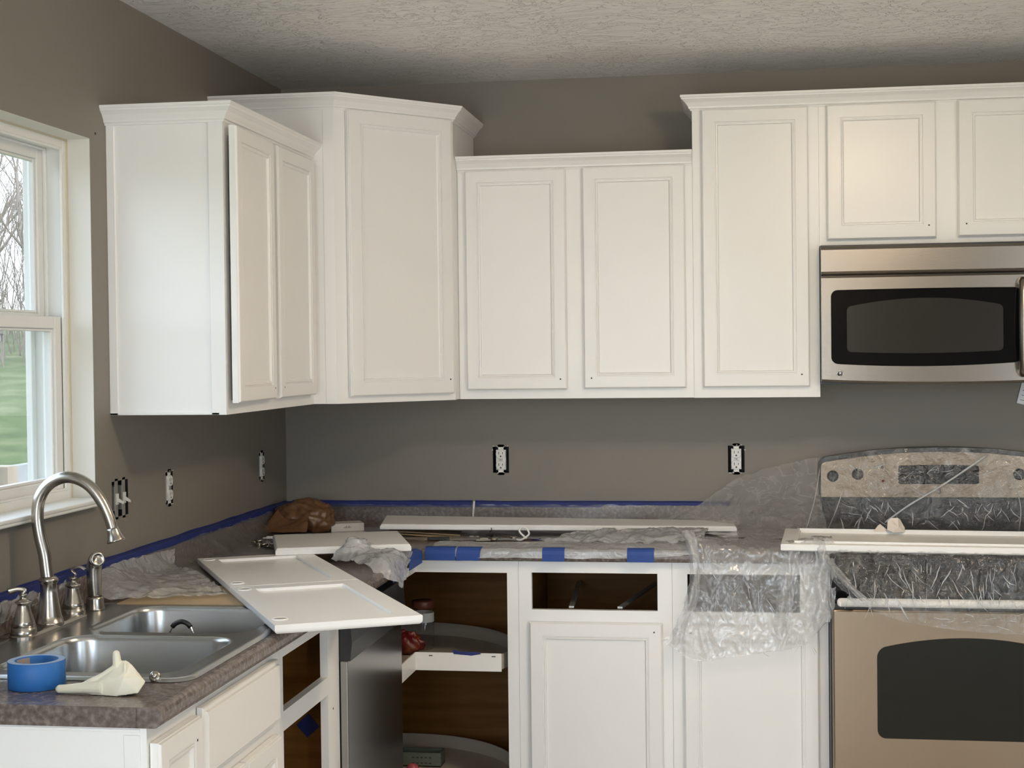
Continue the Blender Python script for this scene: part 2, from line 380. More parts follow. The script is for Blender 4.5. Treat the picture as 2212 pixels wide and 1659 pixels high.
# window_1 over the sink
win = bpy.data.objects.new('window_1', None); COL.objects.link(win); win.location = (-0.08, -2.07, WZ0); win['kind'] = 'structure'
def ring(mb, x0, x1, y0, y1, z0, z1, w, wt=None, wb=None):
    wt = w if wt is None else wt; wb = w if wb is None else wb
    mb.box(x0, x1, y0, y0 + w, z0, z1); mb.box(x0, x1, y1 - w, y1, z0, z1); mb.box(x0, x1, y0 + w, y1 - w, z1 - wt, z1); mb.box(x0, x1, y0 + w, y1 - w, z0, z0 + wb)
m = MB()
m.box(-0.062, -0.001, WY1 - 0.0015, WY1 + 0.001, WZ0, WZ1); m.box(-0.062, -0.001, WY0 - 0.001, WY0 + 0.0015, WZ0, WZ1); m.box(-0.062, -0.001, WY0, WY1, WZ1 - 0.0015, WZ1 + 0.001)
obj('jamb_lining', m, jambm, win)
m = MB(); m.box(-0.066, -0.0585, WY1 - 0.006, WY1 - 0.001, WZ0 + 0.008, WZ1 - 0.002); m.box(-0.066, -0.0585, WY0, WY1 - 0.006, WZ1 - 0.006, WZ1 - 0.001); obj('caulk_line', m, caulk, win)
m = MB(); ring(m, -0.158, -0.062, WY0, WY1, WZ0, WZ1, 0.020, 0.024, 0.030)
ring(m, -0.158, -0.142, WY0 + .02, WY1 - .02, WZ0 + .03, WZ1 - .024, 0.022, 0.016, 0.014)
ring(m, -0.112, -0.104, WY0 + .02, WY1 - .02, WZ0 + .03, WZ1 - .024, 0.010, 0.006, 0.006)
ring(m, -0.069, -0.062, WY0 + .02, WY1 - .02, WZ0 + .03, WZ1 - .024, 0.009, 0.006, 0.006)
obj('window_frame', m, vinyl, win, bevel=0.0015, seg=1)
def sash(x0, x1, z0, z1, yo, w, wt, wb):
    m = MB(); ring(m, x0, x1, WY0 + yo, WY1 - yo, z0, z1, w, wt, wb)
    ring(m, x0 + 0.006, x1 - 0.006, WY0 + yo + w, WY1 - yo - w, z0 + wb, z1 - wt, 0.007)
    s = obj('sash', m, vinyl, win, bevel=0.002, seg=1)
    m = MB(); xm = (x0 + x1) / 2; m.box(xm - 0.002, xm + 0.002, WY0 + yo + w + .006, WY1 - yo - w - .006, z0 + wb + .006, z1 - wt - .006)
    obj('pane', m, glass, s)
sash(-0.138, -0.112, 1.585, 2.022, 0.022, 0.036, 0.030, 0.030)
sash(-0.103, -0.070, 1.178, 1.607, 0.028, 0.036, 0.030, 0.030)
m = MB(); m.box(-0.118, -0.114, -1.83, -1.822, 1.545, 1.562); m.box(-0.118, -0.114, -1.835, -1.817, 1.560, 1.563); obj('sash_latch', m, galv, win)
m = MB(); m.add([(-0.1595, WY0 + .02, WZ0 + .02), (-0.1595, WY1 - .02, WZ0 + .02), (-0.1595, WY1 - .02, WZ1 - .02), (-0.1595, WY0 + .02, WZ1 - .02)], [(0, 1, 2, 3)]); obj('added_dim_sheet', m, dimsheetm, win)  # sheet added outside the panes to dim the incoming daylight
m = MB(); m.box(-0.062, 0.0305, WY0 - .03, WY1 - 0.012, 1.1505, 1.160); m.box(0.0008, 0.0305, WY0 - .03, WY1 - 0.012, 1.143, 1.1504); obj('window_stool', m, vinyl, win, bevel=0.003)
# patio door and added side window behind the camera (they let the daylight in)
d = bpy.data.objects.new('door_1', None); COL.objects.link(d); d.location = (0.6, -7.32, 0.04); d['kind'] = 'structure'
m = MB(); a, b = -0.10, 1.5
m.box(a, a + 0.07, -7.36, -7.31, 0.04, 2.34); m.box(b - 0.07, b, -7.36, -7.31, 0.04, 2.34); m.box(a, b, -7.36, -7.31, 2.27, 2.34); m.box(a, b, -7.36, -7.31, 0.04, 0.12)
obj('door_frame', m, vinyl, d)
d = bpy.data.objects.new('door_2', None); COL.objects.link(d); d.location = (-0.1, -5.5, 0.04); d['kind'] = 'structure'
m = MB()
for a, b in ((-7.1, -6.03), (-6.07, -5.0)):
    m.box(-0.13, -0.08, a, a + .07, .04, 2.34); m.box(-0.13, -0.08, b - .07, b, .04, 2.34); m.box(-0.13, -0.08, a, b, .04, .12); m.box(-0.13, -0.08, a, b, 2.27, 2.34)
obj('door_frame', m, vinyl, d)
d = bpy.data.objects.new('added_window', None); COL.objects.link(d); d.location = (5.18, -5.35, 0.8); d['kind'] = 'structure'  # unseen window, added to brighten the room with more daylight
m = MB()
a, b = -6.1, -4.6
m.box(5.16, 5.2, a, a + .06, .8, 2.0); m.box(5.16, 5.2, b - .06, b, .8, 2.0); m.box(5.16, 5.2, a, b, .8, .86); m.box(5.16, 5.2, a, b, 1.94, 2.0)
obj('window_frame', m, vinyl, d)

# outdoors
def lawn_z(x, y):
    dd = max(0.0, math.hypot(x, y) - 4.0)
    return -0.55 + 3.1 * (1 - math.exp(-dd / 22.0)) * 1.25 if dd > 0 else -0.55
m = MB(); G = []
for i in range(40):
    row = []
    for j in range(40):
        x = -0.5 - 60 * (i / 39) ** 1.5; y = -30 + 110 * (j / 39)
        row.append((x, y, lawn_z(x, y) + 0.05 * noise.noise(Vector((x, y, 0)) * 0.4)))
    G.append(row)
m.grid(G); tag(obj('lawn', m, grassm, fixn=True), 'sloping green lawn with dandelions seen through the sink window', 'lawn', kind='structure')
m = MB(); m.box(-0.75, -0.17, -3.4, 0.4, 2.50, 2.56); struct('added_eave', m, vinyl)  # unseen overhang, added to block the upper sky above the sink window
def bare_tree(x, y, h, seed):
    rnd = random.Random(seed); z = lawn_z(x, y) - 0.1
    t = thing('bare_tree', (x, y, z), None, 'tree', 'bare trees beyond the lawn')
    t['label'] = 'bare leafless tree with fine grey branches beyond the lawn'
    mt = MB(); mb_ = MB()
    def grow(p, dr, ln, r, lev, mb2):
        pts = [p]; q = p.copy(); dd = dr.copy()
        for k in range(4):
            dd = (dd + Vector((rnd.uniform(-.22, .22), rnd.uniform(-.22, .22), rnd.uniform(-.05, .15)))).normalized(); q = q + dd * ln / 4; pts.append(q.copy())
        mb2.tube(pts, [r * (1 - 0.13 * k) for k in range(5)], 4 if lev else 6, caps=False)
        if lev < 4:
            for k in range(4 if lev < 3 else 3):
                b = pts[rnd.randint(1, 4)]; a = rnd.uniform(0, 2 * pi)
                nd = (dd + Vector((cos(a), sin(a), rnd.uniform(0.0, .6))) * rnd.uniform(.5, 1.0)).normalized()
                grow(b, nd, ln * rnd.uniform(.5, .75), r * .48, lev + 1, mb_)
    grow(Vector((x, y, z)), Vector((0, 0, 1)), h * 0.5, h * 0.016, 0, mt)
    obj('trunk', mt, bark, t, fixn=False); obj('branches', mb_, bark, t, fixn=False)
for i, (x, y, h) in enumerate([(-9.6, 17.6, 4.6), (-13.0, 22.6, 5.6), (-17.5, 30.5, 7.5), (-6.0, 22.0, 6.0), (-22.0, 26.0, 7.0)]):
    bare_tree(x, y, h, 40 + i)
m = MB(); rnd = random.Random(3)
for k in range(260):
    dd_ = rnd.uniform(24, 34); a_ = -0.448 + rnd.uniform(-.09, .09); x = 1.6 + dd_ * a_; y = -5.17 + dd_ * .9; z = lawn_z(x, y) - .1; h = rnd.uniform(1.2, 3.6)
    p = Vector((x, y, z)); d_ = Vector((rnd.uniform(-.25, .25), rnd.uniform(-.25, .25), 1)).normalized(); pts = [p]
    for q in range(5): d_ = (d_ + Vector((rnd.uniform(-.2, .2), rnd.uniform(-.2, .2), 0))).normalized(); p = p + d_ * h / 5; pts.append(p)
    m.tube(pts, [.014 - .002 * q for q in range(6)], 3, caps=False)
    for q in (2, 3, 4):
        e_ = Vector((rnd.uniform(-1, 1), rnd.uniform(-1, 1), .9)).normalized(); m.tube([pts[q], pts[q] + e_ * h * .14, pts[q] + e_ * h * .24 + Vector((0, 0, .1))], [.007, .005, .003], 3, caps=False)
obj('thicket_twigs', m, bark, label='bare brushwood thicket at the top of the lawn', cat='thicket', kind='stuff', fixn=False)
r = thing('deck_railing', (-1.5, 0.95, 0.0), 'weathered wooden deck railing outside the sink window', 'railing')
m = MB(); m.box(-1.56, -1.475, 0.86, 0.955, -0.6, 1.055); obj('post', m, fence, r, bevel=0.004)
m = MB(); m.box(-1.54, -1.50, 0.955, 3.2, 0.93, 1.05); obj('top_rail', m, fencegrey, r, bevel=0.003)
m = MB()
for k in range(12): m.box(-1.535, -1.50, 1.15 + k * 0.16, 1.19 + k * 0.16, 0.0, 0.93)
for k in range(12): pass
obj('baluster', m, fencegrey, r)
m = MB(); m.box(-3.0, -0.2, -3.5, 3.2, -0.62, -0.58)
obj('deck', m, fencegrey, r)

# ------------------------------------------------------------------ cabinets
def panel_door(parent, o, u, w, h, nrm, t=0.019, stile=0.038, hole=None, name='door', m=None):
    """o lower-left back corner (world), u unit width dir, nrm outward"""
    m = m or paint2
    o = Vector(o); u = Vector(u).normalized(); n = Vector(nrm).normalized(); z = Vector((0, 0, 1))
    def loop(i, dpt): return [o + u * i + z * i + n * dpt, o + u * (w - i) + z * i + n * dpt, o + u * (w - i) + z * (h - i) + n * dpt, o + u * i + z * (h - i) + n * dpt]
    s = stile
    mb = MB(); mb.loft([loop(0, 0.0), loop(0, t - 0.006), loop(0.0015, t - 0.005), loop(0.003, t - 0.001), loop(0.005, t), loop(s, t), loop(s + 0.001, t - 0.0045), loop(s + 0.0035, t - 0.0045), loop(s + 0.005, t - 0.001),
              loop(s + 0.009, t - 0.0015), loop(s + 0.011, t - 0.0075), loop(s + 0.013, t - 0.0085)], True, False)
    d = obj(name, mb, m, parent)
    mb = MB(); mb.loft([loop(s + 0.012, t - 0.012), loop(s + 0.012, t - 0.0085)], True, True); obj('panel', mb, m, d)
    if hole:
        c = o + u * hole[0] + z * hole[1] + n * (t + 0.0003)
        mb = MB(); mb.lathe([(0, 0), (0.0026, 0), (0.0022, 0.0003), (0, 0.0003)], c, 10, n); obj('screw_hole', mb, inkm, d)
    return d

Y = (0, -1, 0); X = (1, 0, 0)
BB = 1.359
def carcass(parent, x0, x1, y0, y1, z0, z1, m=paint):
    mb = MB(); mb.box(x0, x1, y0, y1, z0, z1); return obj('carcass', mb, m, parent, bevel=0.0015, seg=1)
def frame_y(parent, x0, x1, z0, z1, yf, holes, t=0.019):
    mb = MB(); rect_cells(mb, 'y', yf, t, x0, x1, z0, z1, holes); return weld(obj('face_frame', mb, paint, parent))
def frame_x(parent, y0, y1, z0, z1, xf, holes, t=0.019):
    mb = MB(); rect_cells(mb, 'x', xf - t, t, y0, y1, z0, z1, holes); return weld(obj('face_frame', mb, paint, parent))

UG = None
# left wall cabinet
t = thing('wall_cabinet', (0.15, -1.09, BB), 'white double-door wall cabinet beside the window, its side facing out', 'cabinet')
carcass(t, 0.0, 0.288, -1.480, -0.7045, BB + 0.004, 2.095)
frame_x(t, -1.485, -0.7045, BB, 2.100, 0.307, [(-1.445, -0.745, BB + .035, 2.06)])
m = MB(); m.box(0.0, 0.022, -1.4845, -1.4795, BB, 2.094); m.box(0.268, 0.300, -1.4845, -1.4795, BB, 2.094); m.box(0.0, 0.30, -1.4845, -1.4795, BB, BB + 0.006); obj('side_trim', m, paint, t, bevel=0.0012, seg=1)
panel_door(t, (0.321, -1.478, 1.388), (-0.011, 0.340, 0), 0.341, 0.694, (0.9995, 0.032, 0), t=0.021, hole=(0.32, .03))
panel_door(t, (0.309, -1.098, 1.388), (0, 1, 0), 0.352, 0.694, X, t=0.021, hole=(0.03, .03))
m = MB(); sweep(m, [(0.0, -1.485), (0.307, -1.485), (0.307, -0.704)], 2.089, CROWN, 1); obj('crown_moulding', m, paint, t)
m = MB(); m.box(-0.0, 0.307, -1.485, -0.704, 2.098, 2.104); obj('top_panel', m, paint, t)

# corner wall cabinet
A = Vector((0.378, -0.704)); B_ = Vector((0.676, -0.377)); dg = (B_ - A).normalized(); ng = Vector((dg.y, -dg.x))
t = thing('wall_cabinet', (0.3, -0.3, BB), 'tall white diagonal corner wall cabinet with one door', 'cabinet')
def prism(mb, pts, z0, z1): return mb.loft([[(p[0], p[1], z0) for p in pts], [(p[0], p[1], z1) for p in pts]])
m = MB(); prism(m, [(0, 0), (0.676, 0), (0.676, -0.377), (0.378, -0.704), (0, -0.704)], BB, 2.262); obj('carcass', m, paint, t, bevel=0.001, seg=1)
dl = (B_ - A).length
m = MB()
def dp(s, out): p = A + dg * s + ng * out; return (p.x, p.y)
prism(m, [dp(0, 0), dp(0.030, 0), dp(0.030, 0.002), dp(0.0, 0.002)], BB, 2.245); prism(m, [dp(dl - 0.02, 0), dp(dl, 0), dp(dl, 0.002), dp(dl - 0.02, 0.002)], BB, 2.245)
prism(m, [dp(0.03, 0), dp(dl - 0.02, 0), dp(dl - 0.02, 0.002), dp(0.03, 0.002)], BB, BB + 0.028); obj('face_frame', m, paint, t)
m = MB(); m.box(0.345, 0.3795, -0.7065, -0.703, BB, 2.24); obj('side_stile', m, paint, t, bevel=0.001, seg=1)
p0 = A + dg * 0.040
panel_door(t, (p0.x + ng.x * 0.003, p0.y + ng.y * .003, 1.380), (dg.x, dg.y, 0), 0.385, 0.862, (ng.x, ng.y, 0), stile=0.042, hole=(0.368, 0.045))
m = MB(); sweep(m, [(0.0, -0.704), (0.378, -0.704), (0.676, -0.377), (0.676, 0.0)], 2.238, CROWN, 1); obj('crown_moulding', m, paint, t)

# short double cabinet
t = thing('wall_cabinet', (1.05, -0.16, BB), 'white double-door wall cabinet, the lowest-topped one in the middle of the back wall', 'cabinet')
carcass(t, 0.677, 1.426, -0.288, -0.0005, BB + .003, 2.100)
frame_y(t, 0.677, 1.4262, BB, 2.10, -0.307, [(0.715, 1.01, BB + .045, 2.06), (1.10, 1.39, BB + .045, 2.06)])
panel_door(t, (0.704, -0.309, 1.388), X, 0.323, 0.700, Y, hole=(0.302, 0.033))
panel_door(t, (1.081, -0.309, 1.390), X, 0.322, 0.699, Y, hole=(0.024, 0.033))
m = MB(); sweep(m, [(0.677, -0.307), (1.4262, -0.307)], 2.086, CROWN, 1); obj('crown_moulding', m, paint, t)
# tall single cabinet
t = thing('wall_cabinet', (1.62, -0.16, BB), 'tall narrow white wall cabinet with one door, left of the microwave', 'cabinet')
carcass(t, 1.4275, 1.815, -0.288, -0.0005, BB + .003, 2.272)
frame_y(t, 1.4268, 1.8155, BB - 0.001, 2.27, -0.307, [(1.47, 1.775, BB + .035, 2.23)])
panel_door(t, (1.456, -0.309, 1.391), X, 0.328, 0.866, Y, stile=0.040, hole=(0.303, 0.038))
m = MB(); sweep(m, [(1.4268, 0.0), (1.4268, -0.307), (1.816, -0.307)], 2.256, CROWN, 1); obj('crown_moulding', m, paint, t)
# cabinet over microwave
t = thing('wall_cabinet', (2.2, -0.16, 1.83), 'short white two-door wall cabinet above the microwave', 'cabinet')
carcass(t, 1.8165, 2.585, -0.288, -0.0005, 1.828, 2.272)
frame_y(t, 1.8160, 2.586, 1.826, 2.27, -0.307, [(1.86, 2.145, 1.87, 2.22), (2.255, 2.54, 1.87, 2.22)])
panel_door(t, (1.839, -0.309, 1.843), X, 0.328, 0.415, Y, stile=0.040, hole=(0.305, 0.038))
panel_door(t, (2.231, -0.309, 1.845), X, 0.328, 0.415, Y, stile=0.040, hole=(0.024, 0.038))
m = MB(); sweep(m, [(1.8162, -0.307), (2.586, -0.307), (2.586, 0.0)], 2.256, CROWN, 1); obj('crown_moulding', m, paint, t)

# ---- base cabinets
FX = 0.585; BT = 0.876
def shell(parent, x0, x1, y0, y1, z0, z1, th=0.012, front=None):
    """open-front carcass: outer panels painted, lining brown"""
    m = MB()
    if front == 'y': # front at y0
        m.box(x0, x0 + th, y0, y1, z0, z1); m.box(x1 - th, x1, y0, y1, z0, z1); m.box(x0, x1, y1 - th, y1, z0, z1); m.box(x0, x1, y0, y1, z0, z0 + th)
    else:            # front at x1
        m.box(x0, x1, y0, y0 + th, z0, z1); m.box(x0, x1, y1 - th, y1, z0, z1); m.box(x0, x0 + th, y0, y1, z0, z1); m.box(x0, x1, y0, y1, z0, z0 + th)
    return obj('carcass', m, woodin, parent)
# near end cabinet with narrow door
t = thing('base_cabinet', (0.3, -2.59, 0.0), 'narrow white base cabinet at the near end of the sink counter', 'cabinet')
m = MB(); m.box(0.0, FX - .019, -2.699, -2.4785, 0.1, BT); obj('carcass', m, paint, t)
m = MB(); m.box(0.0, 0.574, -2.704, -2.699, 0.0, BT); obj('end_panel', m, paint, t)
m = MB(); m.box(0.545, 0.574, -2.7065, -2.704, 0.0, BT - .012); m.box(0.0, 0.574, -2.7055, -2.704, BT - 0.008, BT - .002); obj('side_trim', m, paint, t, bevel=0.001, seg=1)
frame_x(t, -2.7035, -2.4785, 0.1, BT, FX, [(-2.67, -2.50, 0.14, 0.83)])
panel_door(t, (FX + .002, -2.694, 0.13), (0, 1, 0), 0.205, 0.718, X, hole=(0.175, .68))
# sink base
t = thing('base_cabinet', (0.3, -2.22, 0.0), 'white sink base cabinet with a false drawer front', 'cabinet')
shell(t, 0.0, FX - .019, -2.478, -1.962, 0.1, 0.70)
frame_x(t, -2.478, -1.962, 0.1, BT, FX, [(-2.44, -2.0, 0.14, 0.68)])
def slab_front(parent, y0, y1, z0, z1, name='drawer_front'):
    o = Vector((FX + .002, y0, z0)); h = z1 - z0; w = y1 - y0; u = Vector((0, 1, 0)); n = Vector((1, 0, 0)); z = Vector((0, 0, 1))
    def loop(i, dpt): return [o + u * i + z * i + n * dpt, o + u * (w - i) + z * i + n * dpt, o + u * (w - i) + z * (h - i) + n * dpt, o + u * i + z * (h - i) + n * dpt]
    mb = MB(); mb.loft([loop(0, 0), loop(0, .010), loop(.002, .0125), loop(.008, .0135), loop(.010, .018), loop(.012, .019)]); return obj(name, mb, paint2, parent)
slab_front(t, -2.470, -2.012, 0.722, 0.857)
panel_door(t, (FX + .002, -2.468, 0.13), (0, 1, 0), 0.225, 0.565, X, hole=(0.2, 0.53))
panel_door(t, (FX + .002, -2.236, 0.13), (0, 1, 0), 0.224, 0.565, X, hole=(0.02, 0.53))
# open drawer base
t = thing('base_cabinet', (0.3, -1.72, 0.0), 'white base cabinet with empty drawer and door openings, left of the dishwasher', 'cabinet')
shell(t, 0.0, FX - .019, -1.961, -1.485, 0.1, BT)
frame_x(t, -1.961, -1.476, 0.1, BT, FX, [(-1.937, -1.578, 0.726, 0.846), (-1.937, -1.578, 0.14, 0.683)])
m = MB(); m.lathe([(0, 0), (0.003, 0), (0.003, .0004), (0, .0004)], (FX + .0003, -1.535, 0.64), 10, (1, 0, 0)); obj('screw_hole', m, inkm, t)
obj('tape_patch', MB(Matrix.Translation((0.51, -1.4985, 0.587)) @ Matrix.Rotation(radians(48), 4, 'Y')).box(-0.021, 0.021, -0.0010, 0.0, -0.021, 0.021), tapedk, label='square of blue masking tape stuck inside the open left cabinet', cat='tape')
# corner base
t = thing('corner_cabinet', (0.45, -0.45, 0.0), 'doorless white corner base cabinet with brown interior', 'cabinet')
m = MB(); m.box(0.004, 0.016, -0.868, -0.004, .1, BT); m.box(0.016, 0.902, -0.016, -0.004, .1, BT); m.box(0.890, 0.902, -0.566, -0.016, .1, BT); m.box(0.016, 0.566, -0.868, -0.856, .1, BT)
m.box(0.016, 0.890, -0.566, -0.016, .1, .112); m.box(0.016, 0.566, -0.856, -0.566, .1, .112); obj('carcass', m, woodin, t)
m = MB(); rect_cells(m, 'y', -0.585, 0.019, 0.585, 0.9025, 0.1, BT, [(0.585, 0.868, 0.14, 0.840)]); weld(obj('face_frame', m, paint, t))
m = MB(); rect_cells(m, 'x', 0.566, 0.019, -0.870, -0.566, 0.1, BT, [(-0.862, -0.566, 0.14, 0.840)]); weld(obj('face_frame', m, paint, t))
# lazy susan inside
ls = thing('lazy_susan', (0.45, -0.45, 0.113), 'white pie-cut lazy susan with two round shelves in the open corner cabinet', 'lazy susan')
def susan(z):
    c = Vector((0.452, -0.452)); Rr = 0.415; nx = 0.578
    a0 = math.asin((-0.578 + 0.452) / Rr); a1 = 1.5 * pi + math.asin((0.578 - 0.452) / Rr) # from right notch edge ccw to lower notch edge
    arc = []
    N = 56; a1 = 2 * pi - (pi / 2 + a0) ; start = a0; end = 1.5 * pi - a0
    for i in range(N + 1):
        a = start + (end - start) * i / N; arc.append(Vector((c.x + Rr * cos(a), c.y + Rr * sin(a))))
    pts = arc + [Vector((nx, -nx))]
    m = MB(); prism(m, pts, z - 0.004, z); sh = obj('shelf', m, susanpl, ls)
    m = MB(); P1 = [[(p.x, p.y, z) for p in arc], [(p.x, p.y, z + 0.042) for p in arc], [(c.x + (p.x - c.x) * .985, c.y + (p.y - c.y) * .985, z + 0.042) for p in arc], [(c.x + (p.x - c.x) * .985, c.y + (p.y - c.y) * .985, z) for p in arc]]
    m.grid(P1); obj('rim', m, susanpl, sh)
    e0 = arc[0]; e1 = arc[-1]
    m = MB(); m.box(nx, e0.x, -nx - 0.004, -nx, z - .010, z + .045); m.box(nx, nx + .004, e1.y, -nx, z - .010, z + .045); obj('fascia', m, whitepl, sh)
    m = MB(); m.box(nx + .045, nx + .056, -nx - .0046, -nx - .004, z + .034, z + .037); m.box(e0.x - .03, e0.x - .018, -nx - .0046, -nx - .004, z + .034, z + .037); obj('screw_slot', m, inkm, sh, kind='stuff')
susan(0.5485); susan(0.165)
m = MB(); m.lathe([(0.011, 0), (0.011, 0.70)], (0.40, -0.40, 0.113), 14); obj('pole', m, whitepl, ls)
m = MB(); m.add([(0.70, -0.5828, .590), (0.755, -0.5832, .586), (0.785, -0.583, .591), (0.78, -0.5828, .597), (.72, -.5826, .598), (.697, -.5826, .604)], [(0, 1, 2, 3, 4, 5)])
obj('tape_patch', m, tapedk, solid=0.001, label='torn blue tape scrap on the upper lazy susan edge', cat='tape')

# base unit B / C on the back wall
def base_y(x0, x1, dx0, dx1, ox0, ox1, label, hole):
    t = thing('base_cabinet', ((x0 + x1) / 2, -0.3, 0), label, 'cabinet')
    shell(t, x0, x1, -0.566, -0.004, 0.1, BT, front='y')
    frame_y(t, x0, x1, 0.1, BT, -0.585, [(ox0, ox1, 0.730, 0.842), (dx0 + .03, dx1 - .03, 0.14, 0.67)])
    panel_door(t, (dx0, -0.587, 0.125), X, dx1 - dx0, 0.570, Y, stile=0.040, hole=hole)
    return t
b1 = base_y(0.9032, 1.3655, 0.937, 1.336, 0.943, 1.322, 'white base cabinet with a dark empty drawer opening, on the back wall beside the corner', (0.375, 0.545))
b2 = base_y(1.3662, 1.8215, 1.400, 1.793, 1.411, 1.740, 'white base cabinet half covered by hanging plastic, beside the range', (0.02, 0.545))
for xx in (0.0,):
    m = MB(); m.add([(1.02, -0.05, .735), (1.035, -.05, .735), (1.068, -.56, .735), (1.053, -.56, .735)], [(0, 1, 2, 3)]); m.add([(1.28, -0.05, .735), (1.295, -.05, .735), (1.215, -.56, .735), (1.20, -.56, .735)], [(0, 1, 2, 3)])
    obj('drawer_slide', m, galv, b1, solid=0.006, kind='stuff')

# ------------------------------------------------------------------ counter
CT = 0.914; CD = 0.615
NOSE = [(-0.10, -0.0005), (-0.012, -0.0005), (-0.006, -0.002), (-0.002, -0.006), (0.0, -0.012), (0.0, -0.024), (-0.003, -0.031), (-0.008, -0.035), (-0.012, -0.036), (-0.10, -0.036)]
SK = (0.075, 0.565, -2.500, -1.700)
t = thing('countertop', (0.5, -1.2, CT - .036), 'brown speckled laminate countertop wrapping the corner with a rolled front edge', 'countertop')
m = MB()
rect_cells(m, 'z', CT - 0.036, 0.0355, 0.002, CD - 0.043, -2.714, -0.002, [SK])
m.box(CD - 0.043, 1.8215, -CD + 0.043, -0.002, CT - .036, CT - .0005)
SK2 = []
obj('slab', m, lam, t)
m = MB()
# front nose with thin zone near the sink cut-out
sweep(m, [(CD, -2.714), (CD, -CD), (1.8215, -CD)], CT, [(-0.0435, -0.0005), (-0.012, 0.0), (-0.006, -0.0015), (-0.002, -0.006), (0.0, -0.012), (0.0, -0.024), (-0.003, -0.031), (-0.008, -0.035), (-0.012, -0.036), (-0.0435, -0.036)], 1)
obj('front_edge', m, lam, t)
bs = MB(); bs.box(0.002, 0.020, -2.714, -0.02, CT, 0.9985); bs.box(0.002, 1.8215, -0.020, -0.002, CT, 0.9985)
obj('backsplash', bs, lam, t, bevel=0.002)

# sink ------------------------------------------------------------------
def rrect(x0, x1, y0, y1, r, z, n=7):
    P = []
    for cx, cy, a in ((x1 - r, y1 - r, 0), (x0 + r, y1 - r, 90), (x0 + r, y0 + r, 180), (x1 - r, y0 + r, 270)):
        for i in range(n + 1):
            b = radians(a + 90 * i / n); P.append(Vector((cx + r * cos(b), cy + r * sin(b), z)))
    return P
t = thing('sink', (0.32, -2.1, 0.72), 'stainless steel double-bowl drop-in sink', 'sink')
m = MB()
out0 = rrect(0.055, 0.592, -2.522, -1.680, 0.045, CT + 0.0005); out1 = rrect(0.060, 0.587, -2.517, -1.685, 0.042, CT + 0.005); out2 = rrect(0.070, 0.577, -2.507, -1.695, 0.036, CT + 0.0065); out3 = rrect(0.076, 0.571, -2.501, -1.701, 0.032, CT + 0.0045)
bowlsr = [(0.172, 0.548, -2.470, -2.098), (0.172, 0.548, -2.062, -1.722)]
m.loft([out0, out1, out2, out3], False, False, True)
tops = [rrect(a, b, c, d_, 0.062, CT + 0.0045) for a, b, c, d_ in bowlsr]
m.poly(out3, [x for x in tops], 0)
obj('deck', m, sinksteel, t)
for (a, b, c, d_) in bowlsr:
    m = MB(); L = []
    for ins, dz, r in ((0, 0.0045, .062), (.003, 0.0035, .060), (.007, -0.001, .057), (.009, -.008, .055), (.013, -.10, .052), (.018, -.150, .052), (.030, -.168, .055), (.060, -.178, .06), (.12, -.180, .05)):
        L.append(rrect(a + ins, b - ins, c + ins, d_ - ins, r, CT + dz))
    m.loft(L, False, True, True); bo = obj('bowl', m, sinksteel, t)
    cx, cy = (a + b) / 2, (c + d_) / 2
    m = MB(); m.lathe([(0.0, .001), (0.03, .001), (.043, .003), (.045, 0)], (cx, cy, CT - .180), 24); obj('drain', m, chrome, bo)
# black handled strainer hooked over the divider
t = thing('sink_strainer', (0.37, -1.93, 0.84), 'black and chrome hooped handle standing up in the rear sink bowl', 'strainer')
HC = Vector((0.372, -1.985, 0.896)); hp = []
for i in range(13):
    a = radians(20 + 140 * i / 12); hp.append(HC + Vector((-0.029 * cos(a), 0.004 * sin(a), 0.038 * sin(a) - 0.006)))
m = MB(); m.tube(hp[2:-2], 0.0055, 10); obj('grip', m, black, t)
m = MB(); base_z = CT - .178
m.tube([(0.372 - .036, -1.93, base_z + .02)] + [(HC.x - .033, -1.97, 0.85)] + hp[:4], 0.0022, 8); m.tube(hp[-4:] + [(HC.x + .033, -1.97, 0.85)] + [(0.372 + .036, -1.93, base_z + .02)], 0.0022, 8)
obj('wire', m, chrome, t)
m = MB(); m.lathe([(0.0, 0), (.03, .002), (.040, .018), (.042, .03), (.040, .03), (.03, .008), (0, .006)], (0.372, -1.93, base_z), 24); obj('basket', m, chrome, t)

# faucet ------------------------------------------------------------------
DZ = CT + 0.0045
t = thing('faucet', (0.085, -2.02, DZ), 'brushed nickel gooseneck faucet with two lever handles', 'faucet')
m = MB()
P = []
def plate(z, s):
    out = []
    for cy, a0 in ((-1.90, 0), (-2.14, 180)):
        for i in range(13):
            a = radians(a0 + 180 * i / 12); out.append(Vector((0.085 + 0.030 * s * cos(a), cy + 0.030 * s * sin(a), z)))
    return out
m.loft([plate(DZ, 1.0), plate(DZ + .004, 1.0), plate(DZ + .009, .85), plate(DZ + .010, .7)]); obj('base_plate', m, nickel, t, bevel=0)
m = MB(); m.lathe([(0.031, 0), (0.031, .006), (.029, .008), (.0265, .02), (.022, .045), (.0185, .07), (.0172, .088), (.0195, .092), (.0215, .096), (.0215, .099), (.018, .103), (.0150, .105)], (0.085, -2.02, DZ + .006), 32); obj('spout_base', m, nickel, t)
sp = smoothpath([(0.083, -2.02, 1.020), (0.080, -2.02, 1.045), (0.076, -2.02, 1.078), (0.066, -2.02, 1.120), (0.0615, -2.02, 1.160), (0.067, -2.02, 1.199), (0.088, -2.02, 1.229), (0.121, -2.02, 1.245), (0.153, -2.02, 1.243), (0.184, -2.02, 1.226), (0.209, -2.02, 1.195), (0.226, -2.02, 1.160), (0.235, -2.02, 1.132)], 5)
m = MB(); m.tube(sp, [0.0140 - 0.0020 * i / len(sp) for i in range(len(sp))], 20); spo = obj('spout', m, nickel, t)
